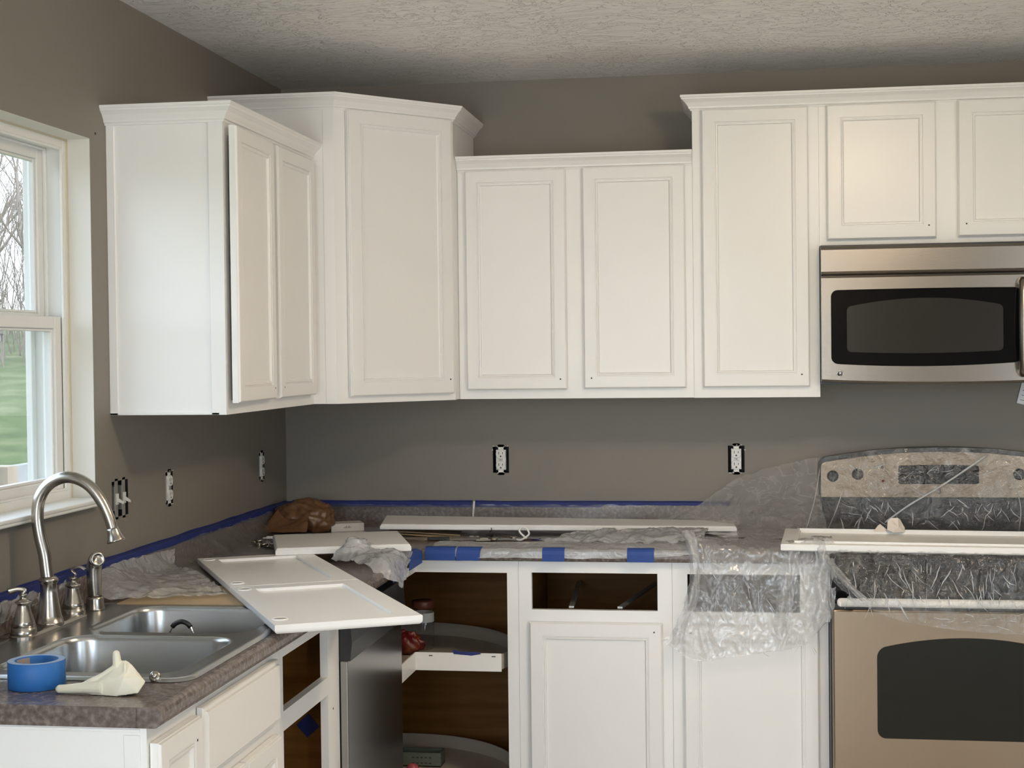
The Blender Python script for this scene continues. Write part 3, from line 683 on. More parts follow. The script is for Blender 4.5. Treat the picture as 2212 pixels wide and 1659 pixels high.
ax = (Vector(sp[-1]) - Vector(sp[-3])).normalized()
m = MB(); m.lathe([(0.0122, -.004), (.0135, 0.0), (.0142, .006), (.0165, .016), (.0200, .023), (.0205, .026), (.017, .027)], sp[-1], 24, ax); obj('aerator', m, nickel, spo)
HS = Matrix.Translation((0, 0, DZ + .003)) @ Matrix.Diagonal((1, 1, .79, 1)) @ Matrix.Translation((0, 0, -DZ - .003))
def handle(y, ang, curl):
    m = MB(HS); m.lathe([(0.0285, 0), (0.027, .012), (.0255, .022), (.0245, .0235), (.0245, .0245), (.0255, .0255), (.0225, .040), (.0165, .062), (.0130, .080), (.0125, .084), (.0165, .087), (.0175, .089), (.0175, .0905), (.013, .094), (.008, .098), (.0065, .103), (.0085, .108), (.009, .111), (.006, .113)], (0.085, y, DZ + .003), 28)
    h = obj('handle', m, nickel, t)
    c = Vector((0.085, y, DZ + .003)); d1 = Vector((cos(ang), sin(ang), 0))
    if curl: pts = [c + Vector((0, 0, .106)) - d1 * .006, c + Vector((0, 0, .113)) + d1 * .004, c + Vector((0, 0, .122)) + d1 * .006, c + Vector((0, 0, .132)) - d1 * .002, c + Vector((0, 0, .139)) + d1 * .004, c + Vector((0, 0, .1405)) + d1 * .018, c + Vector((0, 0, .134)) + d1 * .028]
    else: pts = [c + Vector((0, 0, .104)), c + Vector((0, 0, .112)) + d1 * .002, c + Vector((0, 0, .121)) - d1 * .002, c + Vector((0, 0, .124)) + d1 * .012, c + Vector((0, 0, .119)) + d1 * .030]
    sp_ = smoothpath(pts, 5); n_ = len(sp_)
    m = MB(HS); m.tube(sp_, [0.0045 + 0.0045 * (i / n_) for i in range(n_)], 12, flat=0.5); obj('lever', m, nickel, h)
handle(-2.14, radians(200), False); handle(-1.90, radians(10), True)
t = thing('sink_sprayer', (0.088, -1.79, DZ), 'brushed nickel pull-out side sprayer right of the faucet', 'sprayer')
m = MB(); m.lathe([(0.0225, 0), (.0225, .003), (.0215, .006), (.0200, .025), (.0195, .030), (.017, .031)], (0.088, -1.79, DZ), 28); obj('base', m, nickel, t)
sp_ = smoothpath([(0.088, -1.79, DZ + .031), (0.087, -1.79, DZ + .06), (0.087, -1.79, DZ + .09), (.089, -1.791, DZ + .106), (.094, -1.797, DZ + .117), (.104, -1.812, DZ + .121)], 5); n_ = len(sp_)
m = MB(); m.tube(sp_, [0.0155 + 0.002 * sin(pi * i / n_) for i in range(n_)], 20); obj('body', m, nickel, t)
hd = Vector((0.62, -0.76, 0.12)).normalized(); hc = Vector((0.100, -1.806, DZ + .120))
m = MB(); m.lathe([(.013, 0), (.0155, .008), (.0165, .012), (.0165, .015), (.012, .0155), (.011, .0145), (.0, .0145)], hc, 28, hd)
sh = obj('spray_head', m, nickel, t)
m = MB()
for i in range(8):
    q = Vector((0, 0, 1)).rotation_difference(hd).to_matrix(); a = 2 * pi * i / 8
    m.lathe([(0, 0), (.0013, 0), (.001, .001), (0, .001)], hc + hd * .0146 + q @ Vector((.0068 * cos(a), .0068 * sin(a), 0)), 8, hd)
m.lathe([(0, 0), (.003, 0), (.0025, .0012), (0, .0012)], hc + hd * .0146, 10, hd); obj('nozzle', m, galv, sh)

# ------------------------------------------------------------------ outlets
def Mframe(o, u, n):
    u = Vector(u); n = Vector(n); w = Vector((0, 0, 1)); M = Matrix(((u.x, n.x, w.x, o[0]), (u.y, n.y, w.y, o[1]), (u.z, n.z, w.z, o[2]), (0, 0, 0, 1))); return M
def outlet(o, u, n, label, tear=1.0):
    t = thing('electrical_outlet', o, label, 'outlet', 'bare outlets without cover plates')
    M = Mframe(o, u, n)
    m = MB(M); m.box(-.0275, .0275, -.055, -.050, -.0445, .0445); m.box(-.0285, -.0265, -.055, -.001, -.0455, .0455); m.box(.0265, .0285, -.055, -.001, -.0455, .0455); m.box(-.0275, .0275, -.055, -.001, .0435, .0455); m.box(-.0275, .0275, -.055, -.001, -.0455, -.0435); obj('wall_box', m, dark, t)
    m = MB(M); m.box(-.009, .009, -.002, 0.0, -.052, .052); m.box(-.0165, .0165, -.030, -.001, -.034, .034); m.box(-.012, .012, -.002, .0, .043, .051); m.box(-.012, .012, -.002, .0, -.051, -.043); obj('mounting_strap', m, outletw, t)
    for s in (-1, 1):
        m = MB(M); pts = []
        for i in range(24):
            a = 2 * pi * i / 24; pts.append((0.0168 * cos(a), max(-0.0142, min(0.0142, 0.0175 * sin(a))) + s * .0195))
        m.loft([[(p[0], -.001, p[1]) for p in pts], [(p[0], .0035, p[1]) for p in pts], [(p[0] * .94, .0045, (p[1] - s * .0195) * .94 + s * .0195) for p in pts]]); r = obj('receptacle', m, outletw, t)
        m = MB(M); c = s * .0195
        m.box(-.0075, -.0055, .0044, .0048, c - .001, c + .008); m.box(.0055, .0075, .0044, .0048, c + .0, c + .007); m.lathe([(0, 0), (.0028, 0), (.0028, .0004), (0, .0004)], (0, .0044, c - .0075), 10, (0, 1, 0)); obj('slot', m, inkm, r)
    m = MB(M); m.box(-.006, .006, -.001, .003, -.006, .006); m.lathe([(0, 0), (.0025, 0), (.002, .001), (0, .001)], (0, .003, 0), 10, (0, 1, 0)); obj('centre_screw', m, galv, t)
    m = MB(M); rnd = random.Random(int(abs(o[0] * 100) + abs(o[1] * 100)))
    for i in range(7):
        a = rnd.choice([-1, 1]); zz = rnd.uniform(-.05, .05) ; xx = a * .0285
        if i < 6: zz = rnd.choice([-1, 1]) * .0465; xx = rnd.uniform(-.028, .028)
        m.add([(xx - .003, .0004, zz - .001), (xx + .003, .0005, zz - .0005), (xx + .002, .0008, zz + .001), (xx - .002, .0005, zz + .0015)], [(0, 1, 2, 3)])
    obj('torn_paint', m, whitebox, t, solid=0.0008, kind='stuff')
outlet((0.758, 0.0, 1.142), X, Y, 'bare white outlet on the back wall beneath the short double cabinet')
outlet((1.5525, 0.0, 1.144), X, Y, 'bare white outlet on the back wall nearest the range')
outlet((0.0, -0.27, 1.141), (0, 1, 0), X, 'bare white outlet on the left wall nearest the corner')
outlet((0.0, -1.091, 1.141), (0, 1, 0), X, 'bare white outlet on the left wall, midway between light switches and corner')
t = thing('light_switch', (0.0, -1.43, 1.144), 'pair of bare white toggle switches without a cover beside the window', 'switch')
M = Mframe((0.0, -1.43, 1.144), (0, 1, 0), X)
m = MB(M); m.box(-.052, .052, -.055, -.050, -.046, .046); m.box(-.0535, -.0515, -.055, -.001, -.046, .046); m.box(.0515, .0535, -.055, -.001, -.046, .046); m.box(-.052, .052, -.055, -.001, .0455, .047); m.box(-.052, .052, -.055, -.001, -.047, -.0455); obj('wall_box', m, dark, t)
for c in (-.023, .023):
    m = MB(M); m.box(c - .011, c + .011, -.030, -.001, -.030, .032); m.box(c - .009, c + .009, -.002, 0, -.052, .052); sb = obj('switch_body', m, galv, t)
    m = MB(M); m.box(c - .0055, c + .0055, -.001, .004, -.014, .014); obj('collar', m, outletw, sb)
    m = MB(M); m.loft([[(c - .004, .002, -.006), (c + .004, .002, -.006), (c + .004, .002, .004), (c - .004, .002, .004)], [(c - .003, .018, -.013), (c + .003, .018, -.013), (c + .003, .018, -.007), (c - .003, .018, -.007)]]); obj('toggle', m, outletw, sb, bevel=0.001)

# ------------------------------------------------------------------ microwave
MX0, MX1, MZ0, MZ1 = 1.8175, 2.582, 1.398, 1.8245
t = thing('microwave', (2.2, -0.2, MZ0), 'stainless over-the-range microwave with a black glass door', 'microwave')
m = MB(); m.box(MX0, MX1, -0.352, -0.001, MZ0, MZ1); obj('case', m, black, t)
def bow(x): u = (x - (MX0 + MX1) / 2) / ((MX1 - MX0) / 2); return -0.378 - 0.007 * (1 - u * u)
def curved_panel(mb, x0, x1, z0f, z1f, off=0.0, nx=30, back=-0.352, endr=0.004):
    xs = [x0 + (x1 - x0) * i / nx for i in range(nx + 1)]
    F = [(x, bow(x) - off, 0) for x in xs]
    rows = [[(x, back, z0f(x)) for x in xs], [(x, bow(x) - off + endr, z0f(x)) for x in xs], [(x, bow(x) - off, z0f(x) + endr) for x in xs], [(x, bow(x) - off, z1f(x) - endr) for x in xs], [(x, bow(x) - off + endr, z1f(x)) for x in xs], [(x, back, z1f(x)) for x in xs]]
    mb.grid(rows, smooth=False)
    for x_, k in ((x0, 0), (x1, nx)):
        mb.add([r_[k] for r_ in rows], [tuple(range(6))])
m = MB(); curved_panel(m, MX0, MX1, lambda x: 1.7325, lambda x: MZ1 - .006, endr=0.010); obj('vent_grille', m, steel, t)
zb = lambda x: 1.407 - 0.010 * (1 - ((x - 2.2) / .3825) ** 2)
# door with rounded window: build as steel panel
m = MB(); curved_panel(m, MX0, 2.582, zb, lambda x: 1.7295, endr=0.007); dr = obj('door', m, steel, t)
def arched(x0, x1, zlo, zhi, rise, drop, r, off, y_fn, n=10):
    """outline with arched top and slightly sagging bottom, rounded corners"""
    P = []
    N = 28
    w = x1 - x0
    for i in range(N + 1):
        u = i / N; x = x0 + w * u; s = 1 - (2 * u - 1) ** 2; z = zhi + rise * s
        e = min(x - x0, x1 - x); c = 0 if e > r else r - math.sqrt(max(0, r * r - (r - e) ** 2)); P.append((x, z - c))
    for i in range(N + 1):
        u = 1 - i / N; x = x0 + w * u; s = 1 - (2 * u - 1) ** 2; z = zlo - drop * s
        e = min(x - x0, x1 - x); c = 0 if e > r else r - math.sqrt(max(0, r * r - (r - e) ** 2)); P.append((x, z + c))
    return [Vector((x, y_fn(x) - off, z)) for x, z in P]
def arched_strip(mb, x0, x1, zlo, zhi, rise, drop, r, off, y_fn, N=60, t_=0.003):
    rows = []; w = x1 - x0
    for i in range(N + 1):
        u = 0.5 - 0.5 * cos(pi * i / N); x = x0 + w * u; s = 1 - (2 * u - 1) ** 2
        e = min(x - x0, x1 - x); c = 0 if e > r else r - math.sqrt(max(0, r * r - (r - e) ** 2))
        zt_, zb_ = zhi + rise * s - c, zlo - drop * s + c
        rows.append([(x, y_fn(x) - off + t_, zb_), (x, y_fn(x) - off, zb_ + .0008), (x, y_fn(x) - off, zt_ - .0008), (x, y_fn(x) - off + t_, zt_)])
    mb.grid(rows, smooth=False); return mb
m = MB(); arched_strip(m, 1.846, 2.404, 1.461, 1.686, 0.002, 0.010, 0.020, 0.0015, bow); g = obj('door_glass', m, blackgl, dr, fixn=False)
m = MB(); arched_strip(m, 1.893, 2.352, 1.497, 1.634, 0.024, 0.006, 0.012, 0.0026, bow, t_=0.0008); obj('window_screen', m, greygl, g, fixn=False) if False else obj('window_screen', m, greygl, dr, fixn=False)
hx = 2.408
m = MB(); m.tube(smoothpath([(hx, bow(hx) + .004, 1.704), (hx, bow(hx) - .022, 1.694), (hx - .002, bow(hx) - .034, 1.64), (hx - .003, bow(hx) - .038, 1.565), (hx - .002, bow(hx) - .034, 1.49), (hx, bow(hx) - .022, 1.438), (hx, bow(hx) + .004, 1.428)], 6), 0.0135, 16); obj('handle', m, steel, dr)
m = MB(); arched_strip(m, 2.44, 2.572, 1.43, 1.70, 0, 0, .008, .0015, bow); obj('keypad', m, blackgl, t, fixn=False)
bc = Vector((1.872, bow(1.872) - .0005, 1.4305))
m = MB(); m.lathe([(0, 0), (.0105, 0), (.0105, .0015), (.0095, .0025), (.0085, .0022), (.0083, .0016), (0, .0016)], bc, 32, (0, -1, 0)); bd = obj('badge', m, chrome, t)
cu = bpy.data.curves.new('badge_letters', 'FONT'); cu.body = 'GE'; cu.size = 0.0105; cu.align_x = 'CENTER'; cu.align_y = 'CENTER'; cu.extrude = 0.0003; cu.shear = 0.3
tmp = bpy.data.objects.new('tmp_letters', cu); COL.objects.link(tmp)
tmp.matrix_world = Matrix.Translation(bc + Vector((0, -.0022, 0)) - origin_of(bd)) @ Matrix.Rotation(radians(90), 4, 'X')
bpy.context.view_layer.update()
lm = bpy.data.meshes.new_from_object(tmp.evaluated_get(bpy.context.evaluated_depsgraph_get())); lm.transform(tmp.matrix_world); lm.materials.clear(); lm.materials.append(inkm)
lo = bpy.data.objects.new('badge_letters', lm); COL.objects.link(lo); lo.parent = bd
bpy.data.objects.remove(tmp)

# ------------------------------------------------------------------ range
RX0, RX1 = 1.8235, 2.586
t = thing('range', (2.2, -0.32, 0), 'stainless electric range with knobs on a raised back panel, draped in plastic', 'range')
m = MB(); m.box(RX0, RX1, -0.655, -0.03, 0.05, 0.905); obj('body', m, black, t)
m = MB(); m.box(RX0 - .001, RX1 + .001, -0.672, -0.085, 0.903, 0.918); obj('cooktop', m, blackgl, t, bevel=0.004)
m = MB(); m.box(RX0, RX1, -0.664, -0.655, 0.775, 0.902); obj('front_trim', m, blackgl, t, bevel=0.002)
m = MB(); m.box(RX0 + .004, RX1 - .004, -0.690, -0.656, 0.16, 0.760); od = obj('oven_door', m, steel_r, t, bevel=0.006)
m = MB(); m.box(RX0 + .002, RX1 - .002, -0.676, -0.656, 0.755, 0.775); obj('door_top_edge', m, black, od)
m = MB(); arched_strip(m, 1.952, 2.456, 0.392, 0.650, 0.034, 0.0, 0.024, 0.0015, lambda x: -0.690); obj('oven_window', m, ovengl, od, fixn=False)
m = MB(); m.tube([(RX0 + .026, -0.735, .788), (RX1 - .026, -0.735, .788)], 0.0125, 20)
m.lathe([(0.0125, 0), (0.0125, .0), (.011, .006), (.006, .010), (0, .011)], (RX0 + .026, -0.735, .788), 20, (-1, 0, 0))
m.tube([(RX0 + .055, -0.735, .788), (RX0 + .055, -0.66, .788)], 0.009, 12); m.tube([(RX1 - .055, -0.735, .788), (RX1 - .055, -0.66, .788)], 0.009, 12); obj('oven_handle', m, whitepl, od)
# back panel with arched top
def arch(x): u = (x - (RX0 + RX1) / 2) / ((RX1 - RX0) / 2); return 1.142 + 0.036 * (1 - u * u)
def back_plate(x0, x1, z0, zadd, yf, yb, rc=0.012, N=40):
    rows = []
    for i in range(N + 1):
        x = x0 + (x1 - x0) * (0.5 - 0.5 * cos(pi * i / N)); e = min(x - x0, x1 - x); c = 0 if e > rc else rc - math.sqrt(max(0, rc * rc - (rc - e) ** 2))
        zt_ = arch(x) + zadd - c; rows.append([(x, yb, z0), (x, yf, z0), (x, yf, zt_), (x, yb, zt_)])
    m = MB(); m.grid(rows, smooth=False); m.add(rows[0], [(0, 1, 2, 3)]); m.add(rows[-1], [(0, 1, 2, 3)]); return m
obj('back_guard', back_plate(RX0 - .003, RX1 + .003, 0.915, 0.008, -0.075, -0.006, .02), black, t)
bp_ = obj('control_panel', back_plate(RX0 + .002, RX1 - .002, 1.026, -0.006, -0.082, -0.074), steel_r, t)
def knob(x, z):
    m = MB(); m.lathe([(0.0185, 0), (0.0185, .003), (.0165, .005), (.0155, .020), (.013, .022), (0, .022)], (x, -0.082, z), 24, (0, -1, 0)); m.box(x - .0025, x + .0025, -0.112, -0.10, z - .014, z + .019)
    obj('knob', m, black, t, bevel=.0)
for x in (1.863, 1.942, 2.447, 2.530): knob(x, 1.094 + (0.006 if 1.9 < x < 2.5 else 0))
m = MB(); arched_strip(m, 2.070, 2.322, 1.068, 1.128, 0.003, 0, .008, .002, lambda x: -.082); obj('display', m, blackgl, t, fixn=False)
m = MB()
for x, z in ((2.020, 1.122), (2.022, 1.078)): m.lathe([(0, 0), (.005, 0), (.004, .002), (0, .002)], (x, -.082, z), 12, (0, -1, 0))
obj('indicator_light', m, redpk, t, kind='stuff')
m = MB(); m.lathe([(0, 0), (.0075, 0), (.007, .0015), (0, .0015)], (2.197, -.082, 1.045), 20, (0, -1, 0)); obj('badge', m, galv, t)

# ------------------------------------------------------------------ dishwasher
t = thing('dishwasher', (0.3, -1.17, 0), 'stainless dishwasher with a black control panel under the left counter', 'dishwasher')
m = MB(); m.box(0.03, 0.585, -1.4735, -0.8715, 0.02, 0.868); obj('tub', m, black, t)
m = MB(); m.box(0.585, 0.606, -1.472, -0.873, 0.10, 0.744); obj('door', m, dwsteel, t, bevel=.003)
m = MB(); m.loft([[(0.585, y, 0.744), (0.613, y, 0.744), (0.618, y, 0.79), (0.612, y, 0.862), (0.585, y, 0.864)] for y in (-1.472, -0.873)]); obj('control_panel', m, black, t)

# ------------------------------------------------------------------ loose doors and boards
def flat_door(name, corner, d1, L_, W_, z, label, back=True, t_=0.019, cat='cabinet door', group=None, tiltM=None, cups=None):
    """door lying flat; corner = a corner (x,y), d1 = direction of length, width goes to its left"""
    d1 = Vector((d1[0], d1[1], 0)).normalized(); d2 = Vector((-d1.y, d1.x, 0)); o = Vector((corner[0], corner[1], z))
    def P(u, v, w): return o + d1 * u + d2 * v + Vector((0, 0, w))
    t = thing(name, tuple(P(L_ / 2, W_ / 2, 0)), label, cat, group)
    def loop(i, w): return [P(i, i, w), P(L_ - i, i, w), P(L_ - i, W_ - i, w), P(i, W_ - i, w)]
    s = 0.052
    m = MB()
    if back: m.loft([loop(s + .004, 0.007), loop(s, .003), loop(s, 0.0005), loop(0.005, 0), loop(0.001, 0.004), loop(0, 0.008), loop(0, t_ - .001), loop(.001, t_), loop(s, t_), loop(s + .001, t_ - .007)], False, False)
    else: m.loft([loop(0.004, 0), loop(0, 0.002), loop(0, t_ - .007), loop(0.003, t_ - .004), loop(.003, t_ - .002), loop(.006, t_)])
    fr = obj('frame' if back else 'board', m, paint, t)
    if back:
        m = MB(); m.loft([loop(s + .0005, .0055), loop(s + .0005, t_ - .0068)]); obj('panel', m, paint, t)
    if cups:
        for u, v in cups:
            c = P(u, v, t_); m = MB(); m.lathe([(0.0, 0.0003), (.0150, .0003), (.0160, .0022), (.0175, .0022), (.0185, -.0002)], c, 24, cap0=False, cap1=False); obj('hinge_cup', m, paint, fr); m = MB(); m.lathe([(0, .0004), (.0148, .0004)], c, 24, cap0=False, cap1=False); obj('cup_recess', m, galv, fr, fixn=False)
    return t
LD = Vector((0.474, -0.8805)).normalized()
z0 = CT + 0.0075
near_far = Vector((0.3475, -1.5635)); 
c0 = Vector((0.0665, -1.062))
flat_door('loose_door', c0, LD, 0.574, 0.322, z0, 'white unmounted cabinet door lying flat, the farther of two end to end', cups=[(0.045, 0.026), (0.52, 0.026)])
flat_door('loose_door', c0 + LD * 0.579, LD, 0.574, 0.322, z0, 'white unmounted cabinet door jutting over the counter edge past the sink', cups=[(0.05, 0.026), (0.50, 0.026)])
# small slab door behind
flat_door('loose_door', (0.272, -0.992), (cos(radians(19)), sin(radians(19))), 0.385, 0.345, CT + 0.026, 'smooth white cabinet door lying face up behind the two long doors', back=False, t_=0.021)
# long board
M = Matrix.Translation((0, 0, 0))
t = thing('long_board', (0.95, -0.30, 0.93), 'long narrow white painted board lying along the back counter', 'board')
m = MB(); c = [(0.425, -0.380, 0.945), (1.555, -0.250, 0.930), (1.545, -0.080, 0.931), (0.392, -0.165, 0.952)]
c = [Vector(p) for p in c]
def quadloop(c, ins, dz):
    ce = sum(c, Vector()) / 4; out = []
    for i, p in enumerate(c):
        e1 = (c[(i + 1) % 4] - p).normalized(); e2 = (c[i - 1] - p).normalized(); out.append(p + (e1 + e2) * ins + Vector((0, 0, dz)))
    return out
m.loft([quadloop(c, 0.002, 0), quadloop(c, 0, .002), quadloop(c, 0, .011), quadloop(c, .003, .013), quadloop(c, .003, .015), quadloop(c, .006, .017)]); obj('board', m, paint, t)
# door on the range
t = thing('loose_door', (2.1, -0.45, 0.925), 'large white recessed door lying across the range cooktop', 'cabinet door')
c = [Vector(p) for p in ((1.684, -0.655, 0.9225), (2.640, -0.735, 0.9225), (2.672, -0.335, 0.9225), (1.706, -0.255, 0.9225))]
m = MB(); s = .05
m.loft([quadloop(c, 0.003, 0), quadloop(c, 0, .003), quadloop(c, 0, .018), quadloop(c, .002, .020), quadloop(c, s, .020), quadloop(c, s + .002, .013)], True, False); obj('frame', m, paint, t)
m = MB(); m.loft([quadloop(c, s + .001, .004), quadloop(c, s + .001, .0132)]); obj('panel', m, paint, t)
m = MB(); m.loft([quadloop(c, s - .012, .020), quadloop(c, s - .012, .026), quadloop(c, s - .004, .026), quadloop(c, s - .003, .020)], False, False); obj('bead', m, paint, t)

# ------------------------------------------------------------------ tape
def tape_strip(path_fn, n, label, name='masking_tape'):
    """path_fn(i/n) -> list of profile points"""
    m = MB(); m.grid([path_fn(i / n) for i in range(n + 1)], smooth=False)
    return obj(name, m, tapedk, label=label, cat='tape', solid=0.0006, fixn=False)
def back_tape(x0, x1):
    def f(u):
        x = x0 + (x1 - x0) * u; w = 0.003 * noise.noise(Vector((x * 7, 3, 0))); w2 = 0.003 * noise.noise(Vector((x * 9, 9, 1))); k = 1 if x < 1.1 else 0.55
        return [(x, -0.0008, 1.003 + w), (x, -0.0012, 1.0005), (x, -0.0205, 1.0000), (x, -0.0212, 0.9985), (x, -0.0214, 0.9985 - (0.016 + w2) * k)]
    return f
tape_strip(back_tape(0.022, 0.659), 60, 'blue masking tape along the back wall, left of the white stick')
tape_strip(back_tape(0.668, 1.53), 70, 'blue masking tape along the back wall, right of the white stick')
def left_tape(u):
    y = -2.45 + 2.43 * u; w = 0.004 * noise.noise(Vector((y * 6, 13, 0))); w2 = 0.004 * noise.noise(Vector((y * 8, 19, 1)))
    return [(0.0008, y, 1.004 + w), (0.0012, y, 1.0005), (0.0205, y, 1.0), (0.0212, y, 0.9985), (0.0214, y, 0.983 + w2)]
tape_strip(left_tape, 160, 'long blue masking tape strip rising along the left wall backsplash')
def edge_tape(axis, a0, a1, zlow, reach, label, skew=0.0, m_=tape, zl2=None):
    zl2 = zlow if zl2 is None else zl2
    def pr(z_lo): 
        return [(-reach - 0.012, 0.0065), (-0.010, 0.0062), (-0.001, 0.004), (0.0045, -0.002), (0.0070, -0.012), (0.0062, z_lo - CT)]
    rows = []
    for i in range(5):
        u = i / 4; a = a0 + (a1 - a0) * u; row = []
        for k, (o_, z_) in enumerate(pr(zlow + (zl2 - zlow) * u)):
            aa = a + skew * (k / 5)
            row.append((aa, -CD - o_, CT + z_) if axis == 'y' else (CD + o_, aa, CT + z_))
        rows.append(row)
    m = MB(); m.grid(rows, smooth=False); obj('tape_tab', m, m_, label=label, cat='tape', solid=0.0006, group='blue tape tabs on the counter edge', fixn=False)
edge_tape('y', 0.623, 0.716, 0.8815, 0.012, 'wide blue tape tab at the inner corner of the counter edge')
edge_tape('y', 0.724, 0.797, 0.880, 0.006, 'blue tape tab with a slanted top right of the inner corner', skew=-.006, zl2=0.882)
edge_tape('y', 0.981, 1.048, 0.8805, 0.003, 'blue tape tab on the counter edge above the empty drawer opening')
edge_tape('y', 1.235, 1.315, 0.8805, 0.004, 'blue tape tab on the counter edge left of the hanging plastic')
edge_tape('x', -0.835, -0.655, 0.878, 0.008, 'blue tape tab on the left counter edge just before the corner')
edge_tape('x', -1.045, -0.90, 0.874, 0.012, 'blue tape tab under the crumpled plastic on the left counter edge', skew=.01)
m = MB(); m.add([(0.915, -.405, CT + .004), (0.945, -.402, CT + .009), (.955, -.404, CT + .005), (.985, -.404, CT + .012), (.985, -.40, CT + .003), (.95, -.398, CT + .002), (.92, -.40, CT + .002)], [(0, 1, 2, 3, 4, 5, 6)]); obj('tape_scrap', m, tapedk, solid=.0008, label='small crumpled blue tape scrap on the back counter', cat='tape')
# roll of tape
t = thing('tape_roll', (0.325, -2.573, CT), 'roll of blue painter tape standing on the near counter', 'tape')
m = MB(); m.lathe([(0.0385, 0.0002), (.0505, .0002), (.0505, .0478), (.0385, .0478), (.0385, 0.0002)], (0.325, -2.573, CT), 56, cap0=False, cap1=False); rr = obj('tape_wound', m, taperl, t, bevel=0.0004, seg=1)
m = MB(); m.lathe([(0.0387, 0.0480), (.0500, .0480)], (0.325, -2.573, CT + .0001), 56, cap0=False, cap1=False); obj('tape_edge', m, tapeedge, rr, fixn=False)
m = MB(); m.lathe([(0.0372, 0.0002), (.0384, .0002), (.0384, .0482), (.0372, .0482), (.0372, .0002)], (0.325, -2.573, CT), 48, cap0=False, cap1=False); obj('core', m, taperl, t)
m = MB(); m.add([(0.325 + .0368 * cos(a), -2.573 + .0368 * sin(a), CT + z) for z in (.008, .046) for a in [radians(135 + 6 * i) for i in range(9)]], [(i, i + 1, i + 10, i + 9) for i in range(8)]); obj('core_label', m, tcore, t, fixn=False)

# ------------------------------------------------------------------ glove
def blobmesh(name, mb, m_, vox, sm, **k):
    o = obj(name, mb, m_, **k)
    r = o.modifiers.new('rm', 'REMESH'); r.mode = 'VOXEL'; r.voxel_size = vox; r.use_smooth_shade = True
    s_ = o.modifiers.new('sm', 'SMOOTH'); s_.iterations = sm; s_.factor = 0.5
    return o
m = MB()
def gp(p): return [Vector(q) for q in p]
gy = -2.620
# palm / cuff: faceted crumpled pouch
V = [(0.452, gy - .012, CT), (0.505, gy - .020, CT), (0.540, gy - .010, CT + .004), (0.549, gy + .004, CT + .022), (0.530, gy + .016, CT + .002), (0.470, gy + .018, CT),
     (0.456, gy - .008, CT + .018), (0.484, gy - .014, CT + .030), (0.516, gy - .016, CT + .030), (0.538, gy - .004, CT + .032), (0.522, gy + .008, CT + .052), (0.514, gy + .002, CT + .060), (0.498, gy + .004, CT + .058), (0.492, gy + .012, CT + .050), (0.474, gy + .012, CT + .026), (0.500, gy - .004, CT + .050)]
F = [(0, 1, 7, 6), (1, 2, 8, 7), (2, 3, 9, 8), (3, 4, 10, 9), (4, 5, 14, 13), (4, 13, 12, 10), (10, 12, 11), (5, 0, 6, 14), (6, 7, 15, 14), (7, 8, 15), (8, 9, 10, 11), (8, 11, 15), (15, 11, 12), (15, 12, 13), (15, 13, 14), (5, 4, 3, 2, 1, 0)]
m.add(V, F)
m.tube([(0.475, gy - .006, CT + .012), (0.44, gy - .006, CT + .011), (0.41, gy - .006, CT + .0085), (0.392, gy - .006, CT + .0078), (0.3865, gy - .006, CT + .0075)], [.014, .0098, .0082, .0075, .0035], 12)
m.tube([(0.498, gy + .004, CT + .040), (0.497, gy + .003, CT + .056), (0.4965, gy + .002, CT + .066), (0.4965, gy + .001, CT + .073), (0.4965, gy, CT + .076)], [.010, .0078, .0072, .0062, .003], 12)
m.tube([(0.48, gy + .004, CT + .022), (0.45, gy + .004, CT + .020), (.435, gy + .003, CT + .016)], [.011, .007, .004], 10)
m.tube([(0.50, gy, CT + .05), (0.47, gy - .002, CT + .032), (.45, gy - .003, CT + .022), (.43, gy - .003, CT + .014)], [.006, .0045, .0055, .003], 10)
m.tube([(0.515, gy - .004, CT + .056), (0.516, gy - .008, CT + .04), (.508, gy - .012, CT + .032), (.47, gy - .012, CT + .022)], [.0035, .003, .003, .003], 8)
blobmesh('latex_glove', m, glovem, 0.0013, 2, label='crumpled cream latex glove with one finger sticking up beside the tape roll', cat='glove')
t = thing('cabinet_knob', (0.527, -2.53, CT), 'single round metal cabinet knob beside the glove', 'knob')
ka = Vector((0.25, -0.9, 0.35)).normalized(); kc = Vector((0.527, -2.520, CT + .0105))
m = MB(); m.lathe([(0, -.001), (.008, 0), (.0105, .002), (.0105, .004), (.0085, .0065), (.0, .008)], kc, 24, -ka); obj('knob_face', m, nickel, t)
m = MB(); m.lathe([(.0040, -.001), (.0045, .008), (.0055, .011), (.0, .0112)], kc + ka * 0.000, 16, ka); obj('stem', m, chrome, t)

# ------------------------------------------------------------------ cardboard, box, bag, hardware
def flatsheet(name, pts, th, m_, label, cat, z):
    m = MB(); prism(m, pts, z, z + th); return obj(name, m, m_, label=label, cat=cat)
flatsheet('cardboard_sheet', [(0.108, -1.712), (0.430, -1.706), (0.46, -1.40), (0.11, -1.44)], 0.004, card, 'flat tan cardboard sheet beside the sink under the plastic', 'cardboard', CT + 0.0028)
t = thing('cardboard_pieces', (0.6, -0.33, CT), 'folded brown cardboard pieces under the long white board', 'cardboard')
m = MB(MB().M); M = Matrix.Translation((0.585, -.30, CT + .001)) @ Matrix.Rotation(radians(-14), 4, 'Z')
m = MB(M); m.box(-.12, .12, -.07, .07, 0, .003); obj('sheet', m, card, t)
M = Matrix.Translation((0.60, -.30, CT + .006)) @ Matrix.Rotation(radians(-6), 4, 'Z') @ Matrix.Rotation(radians(3), 4, 'Y')
m = MB(M); m.box(-.11, .10, -.06, .07, 0, .003); obj('sheet', m, card, t)
M = Matrix.Translation((0.56, -.29, CT + .014)) @ Matrix.Rotation(radians(8), 4, 'Z') @ Matrix.Rotation(radians(4), 4, 'Y')
